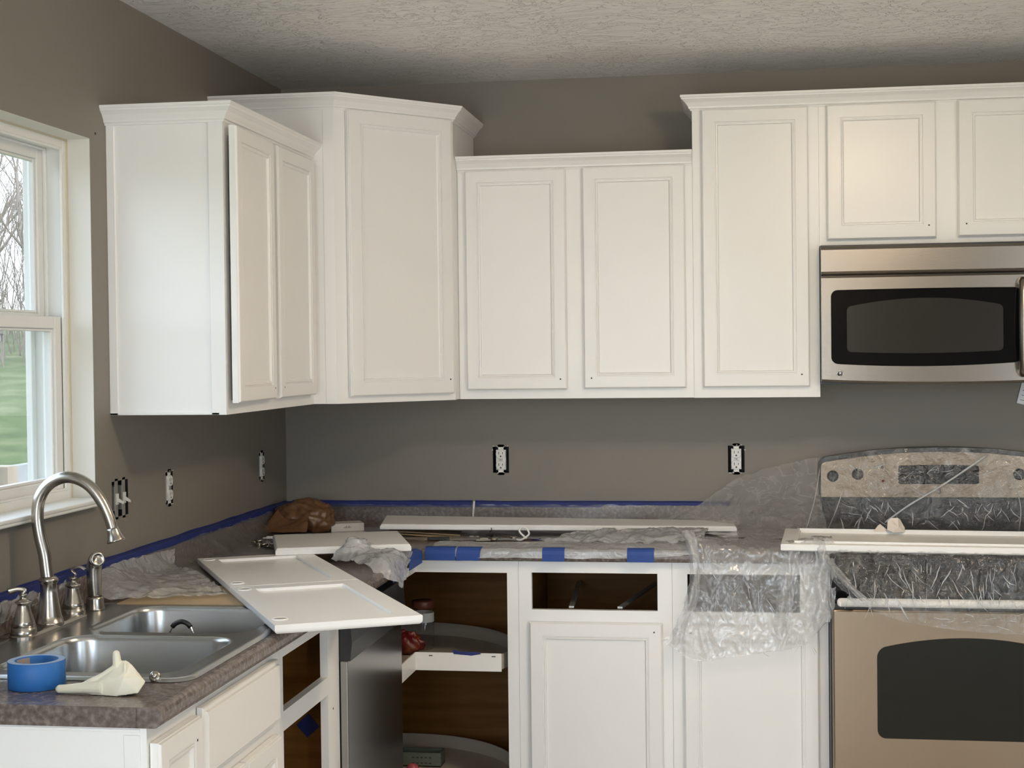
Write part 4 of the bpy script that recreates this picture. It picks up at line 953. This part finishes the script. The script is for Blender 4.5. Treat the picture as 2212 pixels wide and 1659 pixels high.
m = MB(M); m.box(-.12, .11, -.05, .06, 0, .003); obj('sheet', m, card, t)
t = thing('small_box', (0.265, -0.14, CT), 'small white cardboard box beside the brown bag', 'box')
M = Matrix.Translation((0.255, -0.165, CT + .004)) @ Matrix.Rotation(radians(24), 4, 'Z')
m = MB(M); m.box(-.055, .055, -.040, .040, 0, .026); bx_ = obj('carton', m, whitebox, t, bevel=.001)
m = MB(M)
for i in range(7): m.box(-.012 + i * .0035, -.0105 + i * .0035, -.0404, -.0398, .011, .014 + .002 * (i % 3))
obj('printed_mark', m, inkm, t, kind='stuff')
# brown bag
def blob(name, c, rx, ry, rz, m_, seed, amp, fr, n=40, flatb=True, squash=None, **k):
    mb = MB(); rows = []
    for i in range(n + 1):
        th = pi * i / n; row = []
        for j in range(2 * n):
            ph = 2 * pi * j / (2 * n); dr = Vector((sin(th) * cos(ph), sin(th) * sin(ph), cos(th)))
            q = dr * fr + Vector((seed, 0, 0)); d_ = 1 + amp * (noise.noise(q) + 0.5 * (1 - 2 * abs(noise.noise(q * 2.1))) - .2 + 0.25 * noise.noise(q * 4.3))
            p = Vector((dr.x * rx * d_, dr.y * ry * d_, dr.z * rz * d_))
            if flatb and p.z < -rz * .8: p.z = -rz * .8
            row.append(Vector(c) + p)
        row.append(row[0]); rows.append(row)
    mb.grid(rows); o = obj(name, mb, m_, **k); weld(o, 1e-6); return o
blob('plastic_bag', (0.135, -0.225, CT + .052), 0.100, 0.075, 0.060, brownbag, 3.3, 0.24, 1.25, label='crumpled brown plastic bag in the counter corner', cat='bag')
bag = bpy.data.objects['plastic_bag']
m = MB(); rows = []
for i in range(14):
    u = i / 13; row = []
    for j in range(14):
        v = j / 13; a = radians(200 + 140 * v)
        rr_ = .055 + .045 * u; row.append(Vector((0.115 + rr_ * cos(a) * (1 - .2 * u) - .01 * u, -0.29 - .07 * u + .035 * sin(a), CT + .072 - .050 * u + .02 * cos(a * 2) * (1 - u) + .006 * noise.noise(Vector((u * 4, v * 7, 2))))))
    rows.append(row)
m.grid(rows); obj('bag_mouth', m, brownbag, bag, fixn=False)
def small_knob(x, y, z, ax_, label):
    t = thing('cabinet_knob', (x, y, z), label, 'knob', 'loose cabinet knobs and hinges'); ax_ = Vector(ax_).normalized()
    m = MB(); m.lathe([(.011, 0), (.012, .002), (.007, .005), (.0045, .010), (.0045, .016)], (x, y, z), 20, ax_); obj('stem', m, nickel, t)
    m = MB(); m.lathe([(.0045, .014), (.010, .018), (.0135, .022), (.0125, .026), (.006, .029), (0, .0295)], (x, y, z), 24, ax_); obj('knob_face', m, nickel, t)
small_knob(0.105, -0.630, CT + .001, (0, 0, 1), 'round nickel knob standing in front of the brown bag, leftmost')
small_knob(0.150, -0.610, CT + .013, (0.5, -0.8, 0.1), 'round nickel knob lying on its side in front of the brown bag')
small_knob(0.139, -0.640, CT + .0128, (0.9, 0.2, .1), 'tiny nickel knob lying crosswise in front of the brown bag')
def hinge(x, y, z, ang, label, m_=brass, s=1.0, rot=(0, 0, 0)):
    t = thing('cabinet_hinge', (x, y, z), label, 'hinge', 'loose cabinet knobs and hinges')
    M = Matrix.Translation((x, y, z)) @ Matrix.Rotation(ang, 4, 'Z') @ Matrix.Rotation(rot[0], 4, 'X') @ Matrix.Scale(s, 4)
    m = MB(M); m.box(-.025, .025, -.006, .006, 0.001, .006); m.box(-.012, .014, -.008, .008, .006, .010); obj('arm', m, m_, t, bevel=.0006, seg=1)
    m = MB(M); m.lathe([(.013, .001), (.013, .008), (.010, .010), (0, .010)], (.032, 0, 0), 18); m.box(.028, .036, -.022, .022, .008, .0095); obj('cup', m, m_, t)
rr = random.Random(5)
for i, (x, y, zz) in enumerate([(0.095, -0.60, .001), (0.135, -0.585, .001), (0.125, -0.62, .011), (0.17, -0.61, .001), (0.09, -0.57, .012), (0.155, -0.65, .001), (0.12, -0.565, .022)]):
    hinge(x, y, CT + zz, rr.uniform(0, 6), 'tangled cabinet hinge in the dark heap before the brown bag', brass, 0.9)
hinge(0.768, -0.412, CT + .001, 0.2, 'small cabinet hinge on the counter left of the white cable loop')
hinge(0.775, -0.385, CT + .018, 1.4, 'upright dark cabinet hinge near the cardboard pieces', black, .8, (radians(80),))
hinge(0.828, -0.350, CT + .001, -0.5, 'cabinet hinge nearest the white cable loop')
hinge(0.716, -0.345, CT + .003, 0.3, 'pale metal hinge beside the cardboard pieces', galv, .6)
t = None
m = MB(); m.tube(smoothpath([(0.872, -.410, CT + .006), (.886, -.412, CT + .005), (.905, -.408, CT + .016), (.911, -.405, CT + .026), (.902, -.402, CT + .040), (.888, -.402, CT + .044), (.880, -.404, CT + .034), (.886, -.406, CT + .024), (.898, -.408, CT + .014), (.904, -.41, CT + .008)], 6), .0032, 10)
obj('cable_loop', m, whitepl, label='looped white plastic strip standing on the back counter', cat='strip')
m = MB(MB().M); M = Matrix.Translation((0.6615, -0.0265, 0.9175)) @ Matrix.Rotation(radians(5), 4, 'Y')
m = MB(M); m.box(-.003, .003, -.003, .003, 0, .085); obj('white_stick', m, whitepl, label='thin white stick leaning upright against the backsplash', cat='stick', bevel=.0008)
m = MB(); m.lathe([(0, 0), (.011, 0), (.012, .004), (.0105, .016), (.008, .018), (0, .018)], (0.522, -0.79, CT + .010), 18, (.2, -.3, 1)); obj('yellow_plug', m, yellow, label='small yellow foam plug in the crumpled plastic', cat='plug')
m = MB(Matrix.Translation((.62, -.40, CT + .002)) @ Matrix.Rotation(radians(10), 4, 'Z')); m.box(-.035, .035, -.012, .012, 0, .009); m.box(-.014, .014, -.0125, -.004, .004, .0105); obj('small_tool', m, [black], label='small black tool under the corner plastic by the cardboard', cat='tool', bevel=.002)
m = MB(Matrix.Translation((1.085, -.30, CT + .002)) @ Matrix.Rotation(radians(-5), 4, 'Z')); m.box(-.03, .04, -.01, .01, 0, .012); m.box(-.012, -.008, -.0104, -.009, .002, .014); obj('small_tool', m, [black], label='small dark tool under the long board near the hanging plastic', cat='tool', bevel=.002)
# tissue on range door
m = MB()
V = [(1.972, -.33, .943), (1.985, -.335, .962), (1.992, -.33, .966), (2.003, -.332, .957), (2.010, -.33, .943), (2.012, -.345, .950), (2.014, -.34, .975), (2.024, -.338, .985), (2.045, -.338, .986), (2.052, -.33, .980), (2.056, -.335, .962), (2.066, -.33, .955), (2.064, -.34, .943), (2.03, -.355, .943), (2.03, -.352, .968), (2.045, -.350, .960), (2.02, -.31, .943), (2.03, -.315, .972)]
F = [(0, 1, 3, 4), (1, 2, 3), (4, 3, 5), (5, 6, 14), (6, 7, 14), (7, 8, 15, 14), (8, 9, 10, 15), (10, 11, 12, 15), (5, 14, 13), (14, 15, 13), (15, 12, 13), (6, 17, 7), (7, 17, 8), (8, 17, 9), (9, 17, 16, 12), (6, 5, 16, 17), (0, 4, 16), (9, 12, 11), (9, 11, 10)]
m.add(V, F); obj('crumpled_tissue', m, tissue, label='crumpled beige paper tissue on the door over the range', cat='tissue', fixn=False, solid=.0008)
# paper at right edge
t = thing('paper_sheet', (2.44, -.02, 1.28), 'tilted white paper sheet on the back wall beneath the microwave', 'paper')
M = Matrix.Translation((2.480, -0.004, 1.32)) @ Matrix.Rotation(radians(-14), 4, 'Y').inverted()
M = Matrix.Translation((2.488, -0.004, 1.345)) @ Matrix.Rotation(radians(14), 4, 'Y')
m = MB(M); m.box(-.030, .08, -.0012, 0.0006, -.028, .09); obj('sheet', m, papers, t)
m = MB(M)
for k in range(3): m.box(-.022, .05, -.0016, -.0011, -.016 + k * .016, -.0145 + k * .016)
obj('printed_mark', m, inkm, t, kind='stuff')

# items on lazy susan
t = thing('glass_jar', (0.535, -0.29, 0.549), 'glass jar with a dark lid on the upper lazy susan shelf', 'jar')
gj = glass_material('jar_glass')
m = MB(); m.lathe([(.030, 0), (.035, .004), (.036, .01), (.036, .115), (.030, .13), (.028, .135)], (0.545, -0.30, 0.549), 28, cap1=False); obj('jar_body', m, gj, t)
m = MB(); m.lathe([(.034, .135), (.036, .137), (.036, .155), (.034, .158), (0, .158)], (0.545, -0.30, 0.549), 28); obj('lid', m, jarlid, t)
m = MB(); m.lathe([(0.0362, .09), (0.0362, .12)], (0.545, -0.30, 0.549), 28, cap0=False, cap1=False); obj('paper_label', m, whitebox, t, fixn=False)
blob('snack_packet', (0.512, -0.395, 0.583), 0.050, 0.026, 0.038, redpk, 9.1, 0.34, 2.2, n=28, label='shiny red packet before the jar on the upper lazy susan shelf', cat='packet')
t = thing('plastic_crate', (0.50, -0.30, 0.166), 'small grey-green perforated plastic tray on the lower lazy susan shelf', 'tray')
m = MB(); m.box(0.440, 0.60, -0.310, -0.304, 0.167, 0.212); m.box(0.440, 0.60, -0.250, -0.244, 0.167, 0.212); m.box(0.440, 0.446, -0.304, -0.25, 0.167, 0.212); m.box(0.594, 0.60, -0.304, -0.25, 0.167, 0.212); m.box(.44, .6, -.31, -.244, .166, .170); obj('tray_body', m, greenbx, t)
m = MB()
for i in range(5):
    for k in range(2): m.box(0.505 + i * .014, 0.512 + i * .014, -0.3106, -0.3099, .176 + k * .018, .180 + k * .018)
obj('slot', m, inkm, t, kind='stuff')
blob('pink_ball', (0.530, -0.42, 0.185), 0.022, 0.020, 0.0225, pinkpk, 2.0, 0.12, 1.2, n=12, label='small pink object before the tray on the lower lazy susan shelf', cat='toy')

# ------------------------------------------------------------------ plastic sheeting
def cubic(p0, p1, p2, p3, t): return 0.5 * ((2 * p1) + (p2 - p0) * t + (2 * p0 - 5 * p1 + 4 * p2 - p3) * t * t + (3 * p1 - p0 - 3 * p2 + p3) * t ** 3)
def resample(row, n):
    out = []; m = len(row) - 1
    for i in range(n + 1):
        s = i / n * m; k = min(int(s), m - 1); t = s - k
        out.append(cubic(row[max(k - 1, 0)], row[k], row[k + 1], row[min(k + 2, m)], t))
    return out
def drape(mb, ctrl, nu, nv, amp=0.004, fr=14, seed=0, stretch=(1, 1, 1), edge=0.006, zmin=None, ymax=None):
    C = [[Vector(p) for p in r] for r in ctrl]
    R1 = [resample(r, nv) for r in C]
    cols = [resample([R1[i][j] for i in range(len(R1))], nu) for j in range(nv + 1)]
    G = [[cols[j][i] for j in range(nv + 1)] for i in range(nu + 1)]
    out = []
    for i in range(nu + 1):
        row = []
        for j in range(nv + 1):
            a = G[min(i + 1, nu)][j] - G[max(i - 1, 0)][j]; b = G[i][min(j + 1, nv)] - G[i][max(j - 1, 0)]
            n = a.cross(b); n = n.normalized() if n.length > 1e-9 else Vector((0, 0, 1))
            p = G[i][j]; q = Vector((p.x * stretch[0], p.y * stretch[1], p.z * stretch[2])) * fr + Vector((seed * 3.7, 0, 0))
            q = q + 0.6 * Vector((noise.noise(q * .7 + Vector((5, 0, 0))), noise.noise(q * .7 + Vector((0, 9, 0))), noise.noise(q * .7 + Vector((0, 0, 7)))))
            d = 1 - 2.2 * abs(noise.noise(q)) + 0.45 * (1 - 2 * abs(noise.noise(q * 2.3))) + 0.2 * noise.noise(q * 5)
            p2 = p + n * amp * d
            if edge and (i in (0, nu) or j in (0, nv)):
                w = Vector((noise.noise(p * 30), noise.noise(p * 30 + Vector((9, 9, 9))), noise.noise(p * 30 + Vector((4, 1, 7))))) * edge; w.y *= .3; p2 = p2 + w
            if zmin is not None and p2.z < zmin: p2.z = zmin + 0.0006 * noise.noise(p * 40)
            if ymax is not None and p2.y > ymax: p2.y = ymax
            row.append(p2)
        out.append(row)
    mb.grid(out); return mb
TZ = CT + 0.0012
# S2 sheet on back wall backsplash and counter
m = MB(); xs = [0.05, 0.25, 0.5, 0.8, 1.1, 1.35, 1.56]
drape(m, [[(x, -0.0235, 0.990) for x in xs], [(x, -0.030 - .006 * (i % 2), 0.962) for i, x in enumerate(xs)], [(x, -0.040 - .01 * (i % 2), 0.933) for i, x in enumerate(xs)], [(x, -0.075, CT + .005) for x in xs], [(x, -0.20, CT + .004) for x in xs], [(x, -0.42, CT + .004) for x in xs]], 40, 160, 0.0022, 9, 1, zmin=TZ, ymax=-.022, stretch=(.5, 1, 1))
obj('plastic_sheet', m, filmgrey, label='thin clear plastic masking film hanging from the tape on the back wall', cat='plastic sheet', fixn=False)
# S1 sheet on left wall
m = MB(); ys = [-0.08, -0.3, -0.6, -0.9, -1.2, -1.45, -1.60]
drape(m, [[(0.0235, y, 0.989) for y in ys], [(0.034 + .008 * (i % 2), y, 0.965) for i, y in enumerate(ys)], [(0.055 + .012 * (i % 2), y, 0.936) for i, y in enumerate(ys)], [(0.10, y, CT + .006) for y in ys], [(0.24, y, CT + .003) for y in ys]], 36, 170, 0.0028, 7, 2, zmin=TZ, stretch=(1, .5, 1))
obj('plastic_sheet', m, film_material('wall_film', tint=(0.6, 0.59, 0.56), clear=0.94, rough=.35, bscale=9, bd=.002, crest=.05), label='long plastic masking film hanging from the left wall tape into the corner', cat='plastic sheet', fixn=False)
# S1b bunched over cardboard
m = MB()
drape(m, [[(.023, -1.66, .965), (.024, -1.58, .985), (.024, -1.50, .988), (.026, -1.36, .985), (.028, -1.15, .975)],
          [(.045, -1.70, .945), (.06, -1.60, .965), (.055, -1.50, .955), (.05, -1.38, .940), (.06, -1.22, .940)],
          [(.075, -1.712, .928), (.11, -1.64, .945), (.12, -1.53, .940), (.12, -1.42, .940), (.14, -1.32, .945)],
          [(.095, -1.712, .923), (.145, -1.665, .928), (.20, -1.60, .935), (.235, -1.52, .935), (.22, -1.42, .940)],
          [(.105, -1.710, .923), (.16, -1.675, .924), (.235, -1.65, .925), (.30, -1.635, .925), (.345, -1.61, .925)]], 60, 90, 0.006, 13, 3, zmin=CT + .0078, edge=.005)
obj('plastic_sheet', m, film_material('bunched_film', tint=(0.9, 0.91, 0.92), clear=0.55, rough=.22, bscale=14, bd=.005), label='bunched milky plastic film over the cardboard beside the sink', cat='plastic sheet', fixn=False)
# S0 near-left film
m = MB(); ys = [-1.80, -1.95, -2.10, -2.22, -2.35, -2.50]
drape(m, [[(0.0225, y, .990) for y in ys], [(.026, -1.80, .982), (.027, -1.95, .980), (.03, -2.10, .985), (.055, -2.22, 1.002), (.085, -2.35, 1.010), (.08, -2.50, .99)],
          [(.027, -1.80, .975), (.028, -1.95, .968), (.032, -2.10, .962), (.065, -2.22, .985), (.120, -2.35, .985), (.11, -2.50, .97)],
          [(.024, -1.80, .968), (.025, -1.95, .955), (.030, -2.10, .945), (.055, -2.22, .950), (.110, -2.33, .945), (.11, -2.50, .94)]], 40, 80, 0.006, 16, 4, zmin=.93, edge=.006)
obj('plastic_sheet', m, filmwhite, label='milky crumpled plastic film behind the faucet at the left edge', cat='plastic sheet', fixn=False)
# S3 counter film
m = MB()
def r3(y, z, xs, zs=None): return [(x, y, z + (zs[i] if zs else 0)) for i, x in enumerate(xs)]
xs = [0.64, 0.78, 0.92, 1.06, 1.20, 1.34, 1.44]
yy = [-.46, -.49, -.47, -.44, -.42, -.40, -.40]
drape(m, [[(x, yy[i], CT + .004) for i, x in enumerate(xs)], [(x, yy[i] - .05, CT + .008 + .004 * (i % 2)) for i, x in enumerate(xs)], r3(-.56, CT + .006, xs, [.003, .003, .002, .004, .005, .006, .008]), r3(-.600, CT + .003, xs), r3(-.614, CT - .001, xs),
          r3(-.6175, CT - .010, xs), [(x, -.618, CT - .017 - .007 * (1 if 0 < i < 5 else 0) + (.010 if i > 5 else 0)) for i, x in enumerate(xs)]], 60, 170, 0.0026, 12, 5, zmin=None, stretch=(.6, 1.2, 1), edge=.003)
obj('plastic_sheet', m, filmwhite, label='wrinkled milky plastic film along the back counter, held by blue tape tabs', cat='plastic sheet', fixn=False)
m = MB()
drape(m, [[(1.04, -.34, .925), (1.14, -.32, .935), (1.25, -.32, .937), (1.36, -.32, .940), (1.46, -.33, .938)], [(0.98, -.42, .922), (1.12, -.40, .946), (1.25, -.40, .945), (1.36, -.40, .950), (1.47, -.42, .950)],
          [(0.98, -.47, .920), (1.12, -.47, .938), (1.25, -.48, .935), (1.36, -.50, .945), (1.47, -.52, .955)], [(1.06, -.50, .918), (1.15, -.52, .922), (1.26, -.54, .922), (1.38, -.56, .932), (1.45, -.60, .950)]], 50, 110, 0.008, 15, 15, zmin=CT + .004, edge=.012)
obj('plastic_sheet', m, filmwhite, label='crumpled milky plastic heap on the counter just left of the hanging sheet', cat='plastic sheet', fixn=False)
# S4 crumple at inner corner
m = MB()
drape(m, [[(.43, -.97, .926), (.47, -.90, .930), (.51, -.84, .930), (.55, -.78, .930), (.59, -.72, .930)],
          [(.44, -.99, .930), (.485, -.93, .985), (.515, -.87, .955), (.56, -.82, .940), (.605, -.75, .932)],
          [(.47, -1.02, .928), (.515, -.97, .960), (.545, -.92, .940), (.59, -.88, .940), (.62, -.80, .925)],
          [(.52, -1.06, .928), (.555, -1.02, .945), (.59, -1.0, .955), (.622, -.96, .942), (.632, -.90, .915)],
          [(.565, -1.10, .925), (.595, -1.08, .940), (.622, -1.05, .938), (.640, -1.02, .915), (.640, -.98, .890)],
          [(.60, -1.14, .905), (.622, -1.12, .900), (.638, -1.10, .885), (.643, -1.075, .870), (.640, -1.05, .868)]], 90, 90, 0.0085, 17, 6, zmin=None, edge=.006)
obj('plastic_sheet', m, filmwhite, label='billowing crumpled milky plastic hanging over the inner corner edge', cat='plastic sheet', fixn=False)
# S5 range sheet
S5 = [[(1.295, -0.032, 0.945), (1.4, -0.034, 0.975), (1.48, -0.034, 1.03), (1.56, -0.034, 1.082), (1.7, -0.04, 1.125), (1.818, -0.07, 1.152), (2.0, -0.1, 1.178), (2.2, -0.1, 1.186), (2.4, -0.1, 1.178), (2.62, -0.1, 1.15)],
      [(1.32, -0.06, 0.932), (1.43, -0.09, 0.945), (1.51, -0.1, 0.975), (1.59, -0.1, 1.01), (1.71, -0.1, 1.05), (1.815, -0.105, 1.08), (2.0, -0.118, 1.1), (2.2, -0.118, 1.1), (2.4, -0.118, 1.1), (2.62, -0.118, 1.09)],
      [(1.36, -0.12, 0.924), (1.47, -0.18, 0.93), (1.55, -0.2, 0.94), (1.62, -0.2, 0.955), (1.72, -0.18, 0.985), (1.82, -0.14, 1.02), (2.0, -0.128, 1.02), (2.2, -0.13, 1.02), (2.4, -0.125, 1.02), (2.62, -0.125, 1.02)],
      [(1.42, -0.22, 0.922), (1.52, -0.28, 0.925), (1.6, -0.29, 0.928), (1.66, -0.28, 0.932), (1.74, -0.25, 0.94), (1.83, -0.19, 0.952), (2.0, -0.15, 0.95), (2.2, -0.15, 0.948), (2.4, -0.15, 0.95), (2.62, -0.15, 0.95)],
      [(1.52, -0.36, 0.921), (1.6, -0.38, 0.921), (1.66, -0.38, 0.921), (1.71, -0.36, 0.921), (1.77, -0.33, 0.921), (1.84, -0.27, 0.921), (2.0, -0.22, 0.921), (2.2, -0.22, 0.921), (2.4, -0.22, 0.921), (2.62, -0.22, 0.921)]]
m = MB(); drape(m, [r[4:] if 0 else r[5:] for r in S5], 130, 230, 0.0050, 15, 7, zmin=CT + .006, edge=.003)
rs = obj('plastic_sheet', m, film, label='clear wrinkled plastic over the range back panel, spreading left to the counter', cat='plastic sheet', fixn=False)
m = MB(); drape(m, [r[:6] for r in S5], 90, 110, 0.0055, 9, 17, zmin=CT + .006, edge=.004)
obj('side_flap', m, filmtent, rs, fixn=False)
m = MB()
drape(m, [[(1.77, -.58, .921), (1.82, -.60, .921), (1.92, -.61, .920), (2.1, -.62, .920), (2.3, -.63, .920), (2.62, -.63, .920)],
          [(1.790, -.675, .921), (1.83, -.682, .921), (1.92, -.69, .9205), (2.1, -.698, .9205), (2.3, -.71, .9205), (2.62, -.735, .9205)],
          [(1.810, -.685, .896), (1.84, -.705, .896), (1.92, -.712, .89), (2.1, -.715, .888), (2.3, -.735, .89), (2.62, -.755, .89)],
          [(1.815, -.70, .880), (1.845, -.728, .862), (1.93, -.738, .848), (2.1, -.738, .840), (2.3, -.748, .84), (2.62, -.760, .84)],
          [(1.820, -.71, .872), (1.850, -.745, .842), (1.935, -.757, .806), (2.1, -.758, .795), (2.3, -.760, .795), (2.62, -.765, .795)],
          [(1.824, -.715, .866), (1.862, -.750, .825), (1.95, -.760, .770), (2.1, -.762, .752), (2.3, -.764, .750), (2.62, -.768, .755)],
          [(1.828, -.718, .862), (1.870, -.752, .815), (1.965, -.762, .757), (2.1, -.765, .728), (2.3, -.766, .712), (2.62, -.770, .725)]], 110, 280, 0.0060, 17, 8, zmin=None, stretch=(1.6, 1, .7), edge=.003)
obj('plastic_sheet', m, film, label='clear plastic hanging over the range front and oven handle', cat='plastic sheet', fixn=False)
m = MB()
m.tube(smoothpath([(2.34, -.135, 1.165), (2.20, -.15, 1.07), (2.10, -.16, 1.01), (2.02, -.18, .955)], 8), [.0016] * 25, 6, flat=2.2)
for a, b, c_ in (((1.82, -.12, 1.12), (1.80, -.18, 1.02), (1.77, -.25, .935)), ((1.895, -.125, 1.06), (1.87, -.14, .99), (1.84, -.19, .93)), ((2.42, -.13, 1.10), (2.44, -.14, 1.0), (2.43, -.17, .93))):
    m.tube(smoothpath([a, b, c_], 8), [.0008 + .0012 * sin(pi * i / 16) for i in range(17)], 6, flat=2.5)
obj('plastic_fold', m, filmwhite, label='long diagonal folded plastic crease across the range panel', cat='plastic sheet', fixn=False)
# S6 hanging over drawer two
m = MB()
drape(m, [[(1.37, -.40, .924), (1.46, -.42, .926), (1.57, -.42, .926), (1.68, -.42, .926), (1.77, -.44, .926), (1.83, -.50, .928)],
          [(1.39, -.56, .955), (1.47, -.56, .940), (1.57, -.56, .926), (1.68, -.56, .926), (1.765, -.58, .945), (1.828, -.60, .935)],
          [(1.405, -.615, .962), (1.475, -.622, .932), (1.57, -.622, .920), (1.68, -.622, .920), (1.765, -.635, .940), (1.830, -.64, .928)],
          [(1.432, -.640, .905), (1.49, -.630, .89), (1.57, -.627, .88), (1.68, -.628, .88), (1.765, -.642, .895), (1.838, -.655, .890)],
          [(1.436, -.645, .850), (1.49, -.634, .83), (1.57, -.630, .82), (1.68, -.632, .82), (1.77, -.648, .83), (1.842, -.66, .835)],
          [(1.410, -.645, .770), (1.48, -.636, .75), (1.57, -.634, .74), (1.68, -.636, .74), (1.77, -.650, .75), (1.835, -.66, .775)],
          [(1.372, -.642, .690), (1.46, -.638, .67), (1.57, -.638, .67), (1.67, -.640, .68), (1.76, -.650, .69), (1.822, -.655, .735)],
          [(1.340, -.640, .655), (1.43, -.640, .597), (1.56, -.640, .612), (1.66, -.641, .628), (1.75, -.646, .652), (1.805, -.65, .715)]], 130, 130, 0.0055, 16, 9, stretch=(1.2, 1, .8), edge=.004)
def band(pts, w, seed, amp=.006):
    C = [[(p[0] - w, p[1], p[2]), (p[0] - w * .4, p[1] - .012, p[2]), (p[0] + w * .3, p[1] - .004, p[2]), (p[0] + w, p[1] - .010, p[2])] for p in pts]
    drape(m, C, 70, 14, amp, 22, seed, stretch=(2, 1, .5), edge=.003)
band([(1.40, -.55, .965), (1.42, -.620, .968), (1.436, -.648, .91), (1.440, -.652, .84), (1.424, -.652, .76), (1.395, -.65, .69), (1.385, -.648, .645)], .016, 21)
band([(1.72, -.52, .932), (1.722, -.625, .935), (1.712, -.645, .88), (1.700, -.650, .80), (1.692, -.652, .74), (1.69, -.65, .68)], .022, 22)
band([(1.80, -.56, .945), (1.808, -.635, .950), (1.815, -.66, .90), (1.805, -.665, .83), (1.812, -.668, .77), (1.795, -.665, .72)], .026, 23, .008)
band([(1.812, -.62, .93), (1.822, -.665, .90), (1.845, -.72, .87), (1.875, -.752, .84), (1.92, -.765, .80)], .012, 24, .004)
obj('plastic_sheet', m, film_material('hanging_film', tint=(0.88, 0.88, 0.88), clear=0.70, rough=.16, bscale=20, bd=.0045, crest=.10), label='clear crumpled plastic hanging down over the drawer opening beside the range', cat='plastic sheet', fixn=False)

def creases(parent, n, fx, seed, name='crease'):
    rnd = random.Random(seed); m = MB()
    for k in range(n):
        p, d1, ln, w = fx(rnd); d1 = Vector(d1).normalized(); pts = [Vector(p)]
        for q in range(7):
            d1 = (d1 + Vector((rnd.uniform(-.22, .22), 0, rnd.uniform(-.22, .22)))).normalized(); pts.append(pts[-1] + d1 * ln / 7 + Vector((0, rnd.uniform(-.0015, .0015), 0)))
        pts = smoothpath(pts, 3); N_ = len(pts)
        m.tube(pts, [.00025 + w * sin(pi * q / (N_ - 1)) for q in range(N_)], 5, flat=rnd.uniform(.6, 1.4), caps=False)
    return obj(name, m, creasem, parent, kind='stuff', fixn=False)
creasem = film_material('crease_film', tint=(0.95, 0.96, 0.98), clear=0.55, rough=.14, bscale=60, bd=.002, gloss=2.2)
def fx_front(r):
    z = r.uniform(.80, .905); x = 1.86 + .72 * r.random(); return (x, -.7185 - .04 * (.905 - z) / .1 * .8 - .004, z), (r.uniform(-.6, .9), -.25, -1), r.uniform(.015, .075), r.choice([.0005, .0007, .0011, .0018])
def fx_back(r):
    z = r.uniform(.955, 1.03); x = 1.86 + .72 * r.random(); return (x, -.135 - .1 * max(0, 1.0 - z), z), (r.uniform(-1, 1), -.1, -.7), r.uniform(.015, .06), r.choice([.0006, .0009, .0014, .002])
def fx_panel(r):
    z = r.uniform(1.04, 1.14); x = 1.86 + .72 * r.random(); return (x, -.1225, z), (r.choice([-1, 1]), 0, r.uniform(-.9, .3)), r.uniform(.01, .045), r.choice([.0004, .0006, .0009])
def fx_hang(r):
    z = r.uniform(.64, .88); x = r.uniform(1.44, 1.78); return (x, -.642, z), (r.uniform(-.8, .8), 0, -1), r.uniform(.015, .07), r.choice([.0005, .0008, .0013])
def fx_door(r):
    x = 1.98 + .6 * r.random(); return (x, -.768, r.uniform(.73, .765)), (1, 0, r.uniform(-.3, .3)), r.uniform(.01, .05), r.choice([.0005, .0009])
creases(rs, 70, fx_back, 1); creases(rs, 50, fx_panel, 2)
fsheet = [o for o in bpy.data.objects if o.get('label', '').startswith('clear plastic hanging over the range front')][0]
hsheet = [o for o in bpy.data.objects if o.get('label', '').startswith('clear crumpled plastic hanging down')][0]
creases(fsheet, 90, fx_front, 3); creases(fsheet, 16, fx_door, 4); creases(hsheet, 60, fx_hang, 5)

# ------------------------------------------------------------------ lamps (real fixtures of the room, their glow mirrors in the doors and the steel)
def ceiling_lamp(x, y, r, label):
    t = thing('ceiling_lamp', (x, y, CZ - .12), label, 'lamp')
    m = MB(); m.lathe([(.05, -.001), (.055, -.015), (.012, -.022), (.010, -.12)], (x, y, CZ), 28); obj('lamp_base', m, nickel, t)
    m = MB(); m.lathe([(.02, -.185), (r * .4, -.177), (r * .75, -.155), (r * .95, -.125), (r, -.10)], (x, y, CZ), 28, cap0=True, cap1=False); obj('lamp_shade', m, lampshade, t, fixn=False)
ceiling_lamp(2.05, -2.15, 0.15, 'glowing warm dome ceiling lamp over the kitchen')
ceiling_lamp(1.62, -6.3, 0.15, 'glowing warm dome ceiling lamp over the dining end')
